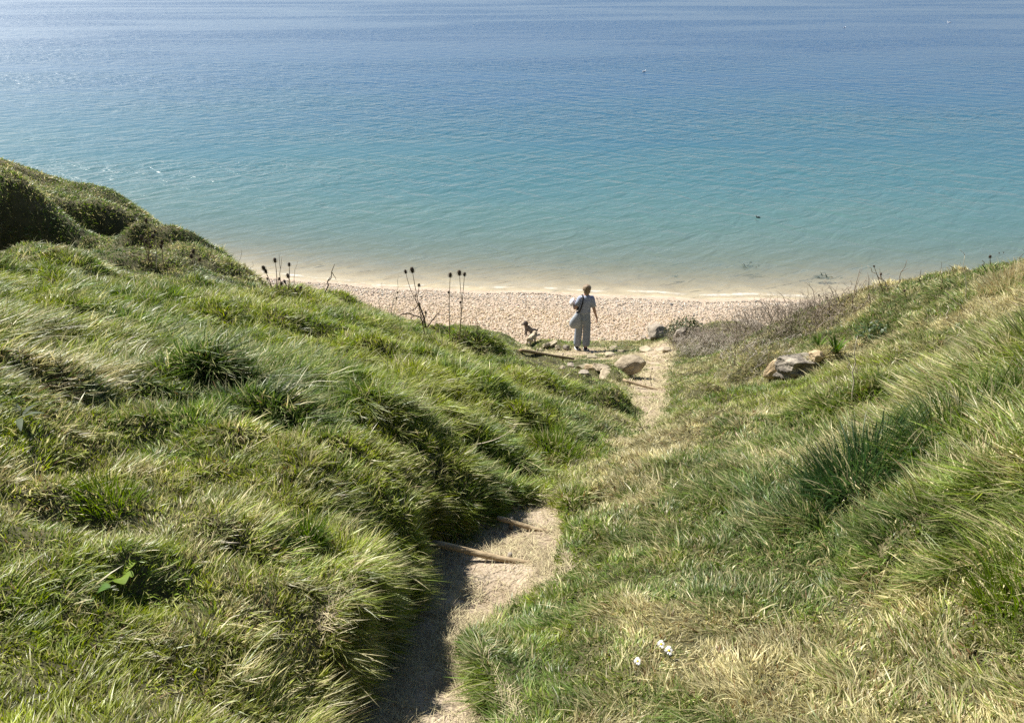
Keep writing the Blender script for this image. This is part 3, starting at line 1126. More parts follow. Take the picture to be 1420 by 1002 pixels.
# ------------------------------------------------------------------ boulders
M_rock = noise_mat('lichened_stone', [(.28, (.13, .105, .07)), (.43, (.25, .205, .14)), (.55, (.36, .30, .21)), (.72, (.50, .43, .31))], scale=6, detail=9, rough=.9, bump=.8, bscale=14, dist=.03)
M_rockpale = noise_mat('pale_limestone', [(.3, (.22, .19, .12)), (.5, (.34, .295, .20)), (.72, (.46, .40, .29))], scale=6, detail=9, rough=.9, bump=.7, bscale=16, dist=.02)
M_rockgrey = noise_mat('grey_stone', [(.3, (.17, .145, .115)), (.52, (.32, .275, .215)), (.72, (.46, .405, .32))], scale=5, detail=9, rough=.9, bump=.8, bscale=14, dist=.03)
M_rockdark = noise_mat('layered_dark_stone', [(.30, (.05, .043, .035)), (.43, (.17, .15, .12)), (.56, (.32, .28, .22)), (.72, (.47, .41, .31))], scale=6, detail=10, rough=.9, bump=1.0, bscale=9, dist=.05, stretch=(1, 1, 1.6))
M_ochre = noise_mat('ochre_lichen_stone', [(.3, (.33, .24, .14)), (.6, (.47, .37, .23)), (.8, (.55, .47, .33))], scale=7, detail=8, rough=.95, bump=.6, dist=.02)


def boulder(loc, size, seed, mat, label, yaw=0.0, ledge=0.0, tilt=(0, 0), layers=0.0, cuts=9, sub=4, group=None, name='boulder', cat='rock', flat=.72):
    bm = bmesh.new()
    bmesh.ops.create_icosphere(bm, subdivisions=sub, radius=1)
    r = random.Random(seed)
    planes = []
    for _ in range(cuts):
        n = Vector((r.gauss(0, 1), r.gauss(0, 1), r.gauss(0, .7))).normalized()
        planes.append((n, r.uniform(flat - .12, flat + .16)))
    if ledge:
        planes += [(Vector((.05, 0, 1)).normalized(), .55), (Vector((0, 0, -1)), .6), (Vector((0, -1, .1)).normalized(), .62), (Vector((-1, -.2, 0)).normalized(), .8), (Vector((1, -.15, -.2)).normalized(), .8)]
    off = Vector((r.uniform(0, 50), r.uniform(0, 50), r.uniform(0, 50)))
    for v in bm.verts:
        p = v.co.copy()
        for n, h in planes:
            e = p.dot(n) - h
            if e > 0:
                p -= n * e * .93
        k = mnoise.fractal(p * 1.6 + off, .9, 2.1, 5) * .10
        if ledge:
            k += ledge * math.sin(p.z * 11 + 2.5 * mnoise.noise(p * 1.3 + off)) * (.6 + mnoise.noise(p * 2.2 + off))
        if layers:
            k += layers * (abs(mnoise.noise(Vector((p.x * .8, p.y * .8, p.z * 7)) + off)) - .25)
        p += p.normalized() * k
        v.co = Vector((p.x * size[0], p.y * size[1], p.z * size[2]))
    R = Matrix.Rotation(yaw, 3, 'Z') @ Matrix.Rotation(tilt[0], 3, 'X') @ Matrix.Rotation(tilt[1], 3, 'Y')
    for v in bm.verts:
        v.co = R @ v.co
    me = bpy.data.meshes.new(name)
    bm.to_mesh(me)
    bm.free()
    o = link_mesh(name, me, mat)
    o.location = loc
    return tag(o, label, cat, group)


def rock_px(u, v, w, h, seed, mat, label, depth=.8, sink=.25, **k):
    """a rock seated on the ground at photo position (u, v); w, h are its half sizes in metres"""
    p = ground(u, v)
    y_ = p[1] + w * depth * .5
    a_ = np.linspace(0, 2 * PI, 12)
    zb_ = terrain(p[0] + np.cos(a_) * w * .55, y_ + np.sin(a_) * w * depth * .55)
    return boulder((p[0], y_, float(np.percentile(zb_, 30)) + h * (1 - sink)), (w, w * depth, h), seed, mat, label, **k)


rock_px(864, 519, .40, .19, 4, M_rock, 'wedge shaped grey boulder with dark shaded end beside the sandy path', yaw=-.2, tilt=(.1, -.34), depth=.7, sink=.28, flat=.62, cuts=9)
rock_px(833, 519, .19, .10, 8, M_rock, 'low stone half sunk in grass against the wedge shaped boulder', sink=.33, cuts=14, flat=.52)
rock_px(809, 521, .16, .07, 9, M_rockgrey, 'small flat stone left of the low sunken stone', sink=.33, cuts=14, flat=.52)
rock_px(914, 471, .42, .24, 12, M_rockgrey, 'rounded pale grey boulder at the edge of the beach under an ivy bush', yaw=.2, depth=.8, sink=.25, cuts=12, flat=.6)
rock_px(944, 472, .20, .17, 15, M_rockgrey, 'thin leaning slab of grey stone beside the rounded boulder', yaw=.5, tilt=(0, -.9), depth=.4, sink=.1, flat=.6)
rock_px(1030, 450, .50, .20, 21, M_rockgrey, 'broad flat topped rock at the back of the dead bramble thicket', depth=.7, sink=.2, flat=.6)
rock_px(1111, 524, .31, .23, 33, M_rockdark, 'dark layered rock with deep cracks under the leafy dock', yaw=.1, depth=.7, sink=.62, ledge=.10, layers=.05, sub=5, flat=.66, cuts=8)
rock_px(1133, 503, .11, .07, 35, M_ochre, 'ochre stone sitting on the right end of the dark layered rock', sink=.1)
rock_px(1078, 523, .18, .17, 37, M_ochre, 'pale ochre slab leaning on the left side of the dark layered rock', yaw=.3, tilt=(0, -.7), depth=.5, sink=.45, flat=.56)
rock_px(757, 484, .12, .085, 41, M_rockpale, 'pale green tinged stone between the dogs and the woman', sink=.33, cuts=14, flat=.52)
rock_px(773, 486, .10, .07, 43, M_rockpale, 'small pale stone just left of the feet of the woman', sink=.33, cuts=14, flat=.52)
rock_px(785, 486, .09, .065, 47, M_rockdark, 'dark brown pitted stone at the feet of the woman', sink=.2)
rock_px(750, 488, .07, .07, 49, M_rockpale, 'small round pale stone behind the grey wooden edge', sink=.5, sub=3, cuts=14, flat=.52)
rock_px(852, 483, .13, .06, 51, M_rockpale, 'flat pale stone in the grass right of the woman', sink=.33, cuts=14, flat=.52)
rock_px(862, 489, .12, .06, 53, M_rockpale, 'low pale stone in the grass behind the wedge shaped boulder', sink=.33, cuts=14, flat=.52)
rock_px(835, 473, .12, .07, 54, M_rockpale, 'pale stone at the grass edge of the beach right of the woman', sink=.33, cuts=14, flat=.52)
rock_px(791, 508, .10, .05, 55, M_rockgrey, 'small grey stone in the brown grass before the sandy shelf', sink=.33, cuts=14, flat=.52)
rock_px(780, 512, .08, .045, 57, M_rockpale, 'tiny pale stone in front of the small grey stone', sink=.33, cuts=14, flat=.52)

rock_px(895, 488, .22, .09, 61, M_rockpale, 'pale slab half buried at the upper end of the sandy path', sink=.33, cuts=14, flat=.52)
rock_px(873, 499, .16, .07, 62, M_rock, 'half buried slab between the sandy path and the wedge shaped boulder', sink=.33, cuts=14, flat=.52)
rock_px(846, 494, .17, .07, 63, M_rockpale, 'cracked pale slab in the grass just right of the feet of the woman', sink=.33, cuts=14, flat=.52)
rock_px(823, 497, .14, .05, 64, M_rockpale, 'thin pale slab in the sand in front of the woman', sink=.33, cuts=14, flat=.52)
rock_px(893, 471, .15, .08, 65, M_rockgrey, 'low grey stone in the grass left of the rounded pale boulder', sink=.33, cuts=14, flat=.52)
rock_px(820, 514, .12, .06, 66, M_ochre, 'brown stone wedged behind the low sunken stone', sink=.33, cuts=14, flat=.52)

rock_px(846, 516, .26, .10, 71, M_rock, 'long low stone running into the grass left of the wedge shaped boulder', sink=.35, cuts=14, flat=.5)
rock_px(812, 510, .20, .07, 72, M_rockpale, 'cracked pale stone in the brown grass below the sandy shelf', sink=.3, cuts=14, flat=.5)
rock_px(884, 505, .16, .08, 73, M_rockpale, 'pale stone at the left border of the upper sandy path', sink=.35, cuts=14, flat=.5)
rock_px(925, 489, .18, .08, 74, M_rock, 'low stone under the bleached brambles at the top of the sandy path', sink=.35, cuts=14, flat=.5)
rock_px(767, 481, .14, .10, 75, M_rockpale, 'largest of the pale stones between the dogs and the woman', sink=.3, cuts=12, flat=.55)

# ------------------------------------------------------------------ the woman
M_skin = plain('skin', (.42, .26, .19), rough=.55, var=.08, scale=20, bump=.03)
M_hair = noise_mat('blond_brown_hair', [(.3, (.13, .09, .055)), (.7, (.34, .26, .17))], scale=30, rough=.5, bump=.5, stretch=(1, 1, .2))
M_top = plain('blue_grey_cotton', (.30, .33, .41), rough=.9, var=.12, scale=18)
M_trou = plain('grey_denim', (.235, .27, .32), rough=.9, var=.15, scale=22)
M_shoe = plain('black_shoe', (.025, .025, .028), rough=.6)
M_sole = plain('white_sole', (.75, .73, .7), rough=.6, var=.05)
M_bag = plain('grey_canvas', (.33, .355, .38), rough=.9, var=.12, scale=15, bump=.3)
M_strap = plain('black_strap', (.02, .02, .022), rough=.7)
M_towel = plain('white_towel', (.78, .70, .69), rough=.95, var=.08, scale=30, bump=.5)

pf = ground(804, 485.5)
WX0, WY0, WZ0 = pf
person = empty('person', pf, 'woman walking away towards the beach in a blue grey top and wide trousers', 'person')
# local coordinates: x right, y away from the camera, z up
bn, be, br = [], [], []


def bnode(p, r, parent=None):
    bn.append(p)
    br.append(r)
    if parent is not None:
        be.append((parent, len(bn) - 1))
    return len(bn) - 1


pel = bnode((.05, 0, .84), .085)
wa = bnode((.055, .0, .98), (.085, .07), pel)
chst = bnode((.07, .01, 1.14), (.10, .08), wa)
shl = bnode((.08, .005, 1.25), (.08, .06), chst)
nk = bnode((.085, .01, 1.33), .050, shl)
hd0 = bnode((.09, .02, 1.40), .066, nk)
hd1 = bnode((.09, .025, 1.465), .082, hd0)
hd2 = bnode((.09, .02, 1.535), .062, hd1)
for s, kn, an, toe in ((-1, (-.035, .05, .46), (-.06, .02, .09), (-.075, .16, .035)), (1, (.13, -.01, .46), (.12, -.05, .10), (.13, .09, .04))):
    hp = bnode((.05 + s * .065, 0, .78), .058, pel)
    k = bnode(kn, .044, hp)
    a = bnode(an, .034, k)
    bnode(toe, .034, a)


def hand(elbow_to, palm_dir, wrist, curl, side):
    """palm with four fingers and a thumb"""
    w = wrist
    wp = np.array(bn[w])
    d = np.array(palm_dir, float)
    d /= np.linalg.norm(d)
    sv = np.array(side, float)
    pal = bnode(tuple(wp + d * .055), (.032, .018), w)
    cv = np.array(curl, float)
    for i, (o, l) in enumerate(((-.024, .060), (-.008, .072), (.008, .068), (.024, .052))):
        b1 = bnode(tuple(wp + d * .085 + sv * o), .009, pal)
        b2 = bnode(tuple(wp + d * (.085 + l * .6) + sv * o * 1.1 + cv * .012), .008, b1)
        bnode(tuple(wp + d * (.085 + l * .92) + sv * o * 1.1 + cv * .035), .0065, b2)
    t1 = bnode(tuple(wp + d * .035 + sv * -.034), .0105, pal)
    bnode(tuple(wp + d * .075 + sv * -.055 + cv * .015), .008, t1)


# right arm swings out, hand at hip height
rs = bnode((.205, .0, 1.245), .052, shl)
re = bnode((.268, -.015, 1.00), .038, rs)
rw = bnode((.335, .03, .795), .024, re)
hand(re, (.22, .1, -1), rw, (-1, .4, 0), (-.15, 1, .1))
# left arm bent, forearm forward round the towel
ls = bnode((-.045, .0, 1.245), .052, shl)
le = bnode((-.155, -.03, 1.02), .040, ls)
lw = bnode((-.165, .17, 1.05), .026, le)
hand(le, (.25, 1, .1), lw, (1, 0, -.3), (.0, .2, 1))
skin('body', bn, be, br, M_skin, person, root=pel, sub=2)
# face (turned to the sea), ears
for nm_, c_0, r_0 in (('nose', (.09, .108, 1.445), (.012, .020, .020)), ('ear', (.01, .018, 1.455), (.010, .020, .030)), ('ear', (.17, .018, 1.455), (.010, .020, .030)), ('mouth', (.09, .098, 1.405), (.024, .010, .008))):
    mb = MB()
    mb.ellipsoid(c_0, r_0, nu=8, nv=6)
    mb.build(nm_, M_skin, person)
for s in (-1, 1):
    mb = MB()
    mb.ellipsoid((.09 + s * .031, .098, 1.475), (.013, .008, .008), nu=8, nv=6)
    mb.build('eye', M_shoe, person)
# hair gathered up with a small bun
mb = MB()
mb.ellipsoid((.09, .000, 1.492), (.093, .098, .088), nu=16, nv=10)
mb.ellipsoid((.09, -.035, 1.435), (.075, .055, .075), nu=14, nv=8)
mb.ellipsoid((.085, -.065, 1.545), (.045, .042, .04), nu=12, nv=8)
mb.build('hair', M_hair, person)


def garment(name, rings, mat, parent, n=22, fold=.02, seed=0, cap=True):
    """cloth lofted through elliptical rings (x, y, z, rx, ry)"""
    vs, fs = [], []
    r = random.Random(seed)
    ph = [r.uniform(0, 6) for _ in range(4)]
    for j, (x, y, z, rx, ry) in enumerate(rings):
        for i in range(n):
            t = 2 * PI * i / n
            k = 1 + fold * (math.sin(3 * t + ph[0] + j * .5) + .7 * math.sin(5 * t + ph[1] - j * .8) + .5 * math.sin(8 * t + ph[2] + j * .3))
            vs.append((x + rx * k * math.cos(t), y + ry * k * math.sin(t), z + .01 * math.sin(2 * t + ph[3])))
    for j in range(len(rings) - 1):
        for i in range(n):
            fs.append((j * n + i, j * n + (i + 1) % n, (j + 1) * n + (i + 1) % n, (j + 1) * n + i))
    if cap:
        fs.append(tuple(reversed(range(n))))
        fs.append(tuple((len(rings) - 1) * n + i for i in range(n)))
    me = bpy.data.meshes.new(name)
    me.from_pydata(vs, [], fs)
    me.polygons.foreach_set('use_smooth', np.ones(len(me.polygons), bool))
    return link_mesh(name, me, mat, parent)


# wide trousers: one skinned pair of flared legs
skin('trousers', [(.05, 0, .99), (.05, 0, .90), (.045, -.005, .80), (-.03, .01, .70), (-.045, .035, .46), (-.058, .03, .22), (-.062, .02, .07),
                  (.125, .0, .70), (.132, -.01, .46), (.128, -.03, .24), (.125, -.045, .11)],
     [(0, 1), (1, 2), (2, 3), (3, 4), (4, 5), (5, 6), (2, 7), (7, 8), (8, 9), (9, 10)],
     [(.118, .10), (.132, .12), (.132, .125), (.082, .10), (.070, .09), (.072, .092), (.076, .096), (.080, .10), (.068, .09), (.070, .092), (.073, .094)], M_trou, person, root=1, sub=2)
top = garment('top', [(.052, 0, .93, .138, .116), (.053, 0, .96, .138, .116), (.058, 0, 1.03, .130, .113), (.066, .005, 1.12, .142, .116), (.076, .005, 1.20, .160, .112), (.080, .005, 1.265, .152, .098),
              (.083, .006, 1.305, .110, .082), (.085, .008, 1.335, .068, .064)], M_top, person, fold=.018, seed=3)
for sgn, a0, a1, nm in ((1, (.20, .0, 1.255), (.250, -.01, 1.07), 'sleeve'), (-1, (-.04, 0, 1.255), (-.115, -.02, 1.10), 'sleeve')):
    mb = MB()
    A, B = np.array(a0), np.array(a1)
    mb.tube([A + (A - B) * .25, A, A + (B - A) * .5, B], [.05, .068, .064, .060], 12)
    mb.build(nm, M_top, top)
for (x, y, z) in ((-.065, .06, .0), (.125, -.02, .012)):
    mb = MB()
    mb.ellipsoid((x, y + .03, z + .055), (.046, .125, .045), nu=12, nv=8)
    sh = mb.build('shoe', M_shoe, person)
    mb = MB()
    mb.ellipsoid((x, y + .03, z + .020), (.050, .132, .018), nu=14, nv=6)
    mb.build('sole', M_sole, sh)
# slouchy shoulder bag on the left hip
bag = empty('shoulder_bag', pf + [-.13, -.07, .58], 'slouchy grey shoulder bag hanging at the left hip of the woman', 'bag')
bb_ = np.array([-.13, -.07, .58])
bd = garment('bag_body', [(0, 0, 0, .06, .04), (.0, 0, .02, .125, .07), (-.01, 0, .10, .155, .09), (.0, 0, .20, .150, .085), (.03, .0, .30, .105, .065), (.055, .01, .37, .07, .045), (.06, .01, .40, .05, .03)], M_bag, bag, fold=.035, seed=8)
mb = MB()
mb.tube([q - bb_ for q in np.array([(-.085, -.085, .95), (-.04, -.13, 1.06), (-.005, -.128, 1.20), (.005, -.08, 1.305), (.005, .0, 1.335), (.0, .09, 1.29), (-.03, .125, 1.12), (-.10, .03, .96)])], .020, 8, flat=.6)
mb.build('strap', M_strap, bag)
bd.scale = (.82, .9, .95)
tw = garment('towel', [(0, 0, 0, .03, .05), (.0, 0, .012, .065, .10), (-.012, .01, .05, .085, .13), (-.010, .02, .10, .092, .14), (.006, .02, .15, .085, .13), (.018, .02, .185, .06, .10), (.02, .02, .2, .02, .04)], M_towel, None, fold=.05, seed=5)
tw.scale = (.58, .65, .75)
tw.location = pf + [-.205, .06, 1.065]
tag(tw, 'white bundled towel carried under the left arm of the woman', 'towel')

# ------------------------------------------------------------------ the dogs
M_dogdark = noise_mat('dark_brown_fur', [(.3, (.025, .018, .014)), (.7, (.08, .058, .045))], scale=30, rough=.8, bump=.8, dist=.02)
M_doggrey = noise_mat('roan_fur', [(.35, (.07, .06, .052)), (.65, (.24, .205, .175))], scale=22, rough=.8, bump=.8, dist=.02)
M_cream = noise_mat('cream_curly_fur', [(.3, (.36, .27, .17)), (.6, (.60, .50, .36)), (.8, (.72, .64, .50))], scale=24, rough=.9, bump=1.0, bscale=45, dist=.03)
M_nose = plain('black_nose', (.015, .014, .014), rough=.35)


def dog(loc, yaw, mat, headmat, label, pose, s=1.0, curly=False, tailup=True):
    """local: x forward, z up; pose 'sit' or 'stand'"""
    root = empty('dog', loc, label, 'dog')
    root.rotation_euler = (0, 0, yaw)
    nd, ed, rd = [], [], []

    def a(p, r, par=None):
        nd.append(tuple(c * s for c in p))
        rd.append(r * s if np.isscalar(r) else tuple(q * s for q in r))
        if par is not None:
            ed.append((par, len(nd) - 1))
        return len(nd) - 1
    if pose == 'sit':
        pl = a((-.13, 0, .12), (.085, .08))
        md = a((-.02, 0, .20), (.078, .085), pl)
        ch = a((.08, 0, .28), (.075, .09), md)
        nk_ = a((.115, 0, .37), (.055, .06), ch)
        hd = a((.13, 0, .425), (.07, .07), nk_)
        for q in (-1, 1):
            k1 = a((.105, q * .055, .20), .034, ch)
            k2 = a((.11, q * .058, .09), .022, k1)
            a((.135, q * .058, .015), .022, k2)
            h1 = a((-.06, q * .085, .12), .048, pl)
            h2 = a((-.12, q * .085, .045), .024, h1)
            a((-.02, q * .088, .018), .022, h2)
        t1 = a((-.20, 0, .12), .026, pl)
        t2 = a((-.25, 0, .14), .024, t1)
        a((-.28, 0, .19), .018, t2)
    else:
        pl = a((-.17, 0, .27), (.085, .085))
        md = a((0, 0, .26), (.082, .092), pl)
        ch = a((.14, 0, .27), (.085, .105), md)
        nk_ = a((.20, 0, .30), (.07, .08), ch)
        hd = a((.245, 0, .34), (.078, .076), nk_)
        for q in (-1, 1):
            k1 = a((.15, q * .06, .19), .036, ch)
            k2 = a((.145, q * .062, .09), .026, k1)
            a((.165, q * .062, .015), .026, k2)
            h1 = a((-.15, q * .065, .19), .046, pl)
            h2 = a((-.215, q * .066, .10), .026, h1)
            h3 = a((-.20, q * .066, .05), .024, h2)
            a((-.175, q * .066, .014), .025, h3)
        t1 = a((-.25, 0, .30), .030, pl)
        t2 = a((-.31, 0, .33), .028, t1)
        a((-.34, 0, .30), .022, t2)
    hx, _, hz = np.array(nd[hd])
    m1 = a((hx / s + .06, 0, hz / s - .012), .040, hd)
    a((hx / s + .105, 0, hz / s - .022), .028, m1)
    body = skin('body', nd, ed, rd, mat, root, root=0, sub=3)
    if curly:
        for v in body.data.vertices:
            v.co += v.normal * .012 * (.5 + mnoise.noise(v.co * 38)) * s
    mb = MB()
    mb.ellipsoid((hx - .01 * s, 0, hz + .012 * s), (.078 * s, .080 * s, .074 * s), nu=14, nv=10)
    mb.build('head_coat', headmat, root)
    for q in (-1, 1):
        mb = MB()
        mb.ellipsoid((hx - .01 * s, q * .074 * s, hz - .02 * s), (.044 * s, .018 * s, .066 * s), axis=(.1, q * .25, 1), nu=10, nv=8)
        mb.build('ear', headmat, root)
        mb = MB()
        mb.ellipsoid((hx + .05 * s, q * .028 * s, hz + .02 * s), (.010 * s,) * 3, nu=8, nv=6)
        mb.build('eye', M_nose, root)
    mb = MB()
    mb.ellipsoid((hx + .130 * s, 0, hz - .014 * s), (.013 * s, .016 * s, .012 * s), nu=8, nv=6)
    mb.build('nose', M_nose, root)
    if headmat is M_dogdark:
        mb = MB()
        mb.ellipsoid((-.15 * s, 0, .13 * s), (.098 * s, .092 * s, .090 * s), axis=(-.3, 0, 1), nu=14, nv=10)
        mb.tube([(-.20 * s, 0, .12 * s), (-.25 * s, 0, .145 * s), (-.28 * s, 0, .195 * s)], [.030 * s, .028 * s, .020 * s], 8)
        mb.build('rump_patch', M_dogdark, root)
    return root


p = ground(734, 464.5)
dog(p + [0, 0, -.01], PI + .25, M_doggrey, M_dogdark, 'grey roan dog with dark brown head and rump sitting at the edge of the beach', 'sit', .90)
p = ground(737, 477)
dog(p + [0, .05, -.02], 1.0, M_cream, M_cream, 'cream curly coated dog standing in front of the darker dog', 'stand', .64, curly=True)

# ------------------------------------------------------------------ teasels and dry stalks
M_stem = plain('dead_stem', (.17, .12, .075), rough=.85, var=.25, scale=12)
M_stemdark = plain('dark_dead_stem', (.075, .052, .036), rough=.85, var=.25, scale=12)
M_stempale = plain('bleached_stem', (.50, .44, .33), rough=.85, var=.2, scale=12)
M_head = plain('teasel_head', (.07, .05, .036), rough=.9, var=.35, scale=80, bump=.5)
M_bract = plain('teasel_bract', (.12, .09, .06), rough=.85)


def seed_head(mb, top, axis, ln):
    """spiny egg-shaped teasel head"""
    ax = Vector(axis).normalized()
    c = Vector(top) - ax * ln * .5
    mb.ellipsoid(c, (ln * .30, ln * .30, ln * .5), axis=ax, nu=10, nv=8)
    q = Vector((0, 0, 1)).rotation_difference(ax)
    for k in range(46):
        h = -.85 + 1.7 * (k + .5) / 46
        th = k * 2.39996
        rr = math.sqrt(1 - h * h)
        n = q @ Vector((rr * math.cos(th), rr * math.sin(th), h * .6))
        s = c + q @ Vector((rr * math.cos(th) * ln * .29, rr * math.sin(th) * ln * .29, h * ln * .5))
        e = s + n * ln * .13 + ax * ln * .03
        mb.tube([s, e], [ln * .035, ln * .006], 3)


def bracts(mb, base, axis, ln):
    ax = Vector(axis).normalized()
    q = Vector((0, 0, 1)).rotation_difference(ax)
    for k in range(6):
        th = k * PI / 3 + .3
        d = q @ Vector((math.cos(th), math.sin(th), 0))
        b_ = Vector(base)
        mb.tube([b_, b_ + d * ln * .38 + ax * ln * .05, b_ + d * ln * .52 + ax * ln * .45, b_ + d * ln * .45 + ax * ln * .8], [ln * .03, ln * .025, ln * .018, ln * .006], 4)


def bez(a, b, bow, n=7, wob=.0, rnd=None):
    a, b = np.array(a, float), np.array(b, float)
    pts = []
    for i in range(n):
        t = i / (n - 1)
        p = a + (b - a) * t + np.array(bow) * 4 * t * (1 - t)
        if rnd is not None and 0 < i < n - 1:
            p = p + np.array([rnd.gauss(0, wob), rnd.gauss(0, wob), rnd.gauss(0, wob * .5)])
        pts.append(p)
    return pts


def teasel(base_uv, heads, label, hl=.06, stem_r=.0055, y=None, mat=None, group='dead teasels along the slope', bow=.02, fork=.62):
    """base on the ground at a photo position, heads (u, v, scale[, y offset]) near the same distance"""
    g_ = ground(*base_uv)
    base = np.array(g_)
    yb = base[1] if y is None else y
    root = empty('teasel', base - [0, 0, .03], label, 'teasel', group)
    b0 = base - [0, 0, .03]
    r = random.Random(int(base_uv[0] * 7 + base_uv[1]))
    tips = [(at_y(h[0], h[1], yb + (h[3] if len(h) > 3 else r.uniform(-.08, .08))), h[2]) for h in heads]
    main = max(range(len(tips)), key=lambda i: tips[i][0][2])
    mt, ms = tips[main]
    pts = bez(b0, mt, (r.uniform(-bow, bow), r.uniform(-bow, bow), 0), 9)
    mb = MB()
    mb.tube(pts, [stem_r * (1.25 - .75 * i / 8) for i in range(9)], 6)
    mb.build('stem', mat or M_stem, root, b0)
    for i, (tp, sc) in enumerate(tips):
        if i == main:
            ax = np.array(pts[-1]) - np.array(pts[-2])
        else:
            f = fork * r.uniform(.8, 1.1)
            if tp[2] < b0[2] + .5 * (mt[2] - b0[2]):
                f = .3
            s = np.array(pts[0]) + (np.array(pts[-1]) - np.array(pts[0])) * min(f, max(.05, (tp[2] - b0[2]) / max(.1, mt[2] - b0[2]) - .12))
            k = int(min(7, max(0, round(8 * min(f, max(.05, (tp[2] - b0[2]) / max(.1, mt[2] - b0[2]) - .12))))))
            s = pts[k]
            bp_ = bez(s, tp, (np.array(tp) - s)[0] * np.array([.12, 0, 0]) + np.array([0, 0, -.01]), 6)
            m2 = MB()
            m2.tube(bp_, [stem_r * .75, stem_r * .7, stem_r * .65, stem_r * .6, stem_r * .55, stem_r * .5], 5)
            m2.build('side_stem', mat or M_stem, root, b0)
            ax = np.array(bp_[-1]) - np.array(bp_[-2])
        ln = hl * sc
        axn = ax / np.linalg.norm(ax)
        m3 = MB()
        seed_head(m3, np.array(tp) + axn * ln * .5, axn, ln)
        hd_ = m3.build('seed_head', M_head, root, b0, smooth_shade=False)
        m4 = MB()
        bracts(m4, np.array(tp) - axn * ln * .5, axn, ln)
        m4.build('bract', M_bract, hd_, b0)
    return root


# the pair of tall teasels and their neighbours against the shingle
teasel((591, 470), [(571.5, 374, 1.15), (562.3, 376.4, .8), (581, 395, .7), (575.7, 410, .45), (590.6, 433.4, .6)], 'forked dead teasel leaning left over the dark broken twigs')
teasel((624.5, 479), [(624.4, 381, 1.0), (622.3, 405, .6)], 'straight dead teasel with a small head halfway, just left of the tallest one')
teasel((636, 480), [(637, 378, 1.12), (644.3, 380, .85), (638.3, 419, .6)], 'tallest straight dead teasel with two heads at its top')
teasel((542, 441), [(549.5, 413, .55), (551.5, 405.5, .5)], 'small pale stemmed teasel left of the dark broken twigs', mat=M_stempale, stem_r=.004)
# crowd of heads where the left ridge meets the beach
teasel((374, 398), [(352.7, 382, .8)], 'single low teasel head leaning left at the left end of its cluster')
teasel((377, 402), [(365.5, 371.5, 1.05), (368.5, 376, .9), (370.5, 386, .5)], 'teasel with two big heads touching on a leaning stem')
teasel((383, 403), [(381.2, 360.6, .95), (387, 386.5, .65)], 'upright teasel with the highest head of the left cluster')
teasel((399, 404), [(401, 366.4, .8), (399, 382, .9), (394.6, 390, .75)], 'teasel with three heads near the right end of the left cluster')
teasel((388, 404), [(390.2, 393, .85), (384.5, 397.5, .65)], 'short teasel with two heads low in the middle of the cluster')
teasel((408, 409), [(408.7, 402, .7), (417, 398.6, .75)], 'low teasel pair of heads at the grass line right of the cluster')
# backlit heads in front of the shaded spur
teasel((212, 372), [(196, 329, .95), (202.5, 335, .9), (209, 342, .75)], 'backlit teasel leaning left before the shaded bank')
teasel((216, 374), [(211.5, 328, 1.0), (214.5, 321, .7)], 'backlit teasel with two close heads before the shaded bank', mat=M_stempale)
teasel((228, 374), [(224.7, 335.7, .9), (223.3, 341.5, .9)], 'backlit teasel standing alone right of the leaning one')
teasel((204, 362), [(202.5, 305.7, .85)], 'backlit teasel with the highest head before the shaded bank')
teasel((272.5, 397), [(268, 348.5, .9), (265.4, 355, .9), (276.8, 359.6, .85), (267.8, 363, .85)], 'teasel with four backlit heads at the brow of the near ridge', mat=M_stempale)
# right hand ridge
teasel((1388, 368), [(1385.6, 350.6, .85), (1391.7, 349.8, .8)], 'dead teasel with two dark heads by the straw tussock on the ridge')
teasel((1376, 372), [(1373, 355.7, .75)], 'dead teasel with one dark head left of the straw tussock')
teasel((1226, 405), [(1212, 369, .55), (1221.7, 379.8, .65)], 'thin teasel with two small heads on the right slope')
teasel((1256, 412), [(1254.4, 403, .75)], 'short teasel with one head on the right slope')
teasel((1133, 437), [(1135.5, 409, .55)], 'thin teasel standing behind the bramble thicket')
teasel((1150, 436), [(1147, 412.7, .5)], 'short single headed teasel right behind the bramble thicket')
teasel((1166, 434), [(1162.5, 413, .55), (1176, 412.7, .5)], 'short teasel with two heads at the right end of the bramble thicket')
teasel((904, 535), [(904.5, 511, .45)], 'tiny dark teasel growing in the sandy path')


def stalk(base_uv, tip_uv, label, mat, r=.004, bow=(0, 0, 0), wob=.012, side=(), dy=0.0, name='dry_stalk', cat='stalk', group='dry stalks on the slope'):
    b0 = ground(*base_uv)
    tip = at_y(tip_uv[0], tip_uv[1], b0[1] + dy)
    rr = random.Random(int(base_uv[0] * 13 + tip_uv[1]))
    pts = bez(b0 - [0, 0, .03], tip, bow, 9, wob, rr)
    mb = MB()
    mb.tube(pts, [r * (1.2 - .8 * i / 8) for i in range(9)], 5)
    for (k, (u, v)) in side:
        e = at_y(u, v, pts[k][1] + rr.uniform(-.05, .05))
        mb.tube(bez(pts[k], e, (0, 0, .01), 5, wob * .5, rr), [r * .7, r * .6, r * .5, r * .4, r * .25], 5)
    o = mb.build(name, mat, None, b0)
    return tag(o, label, cat, group)


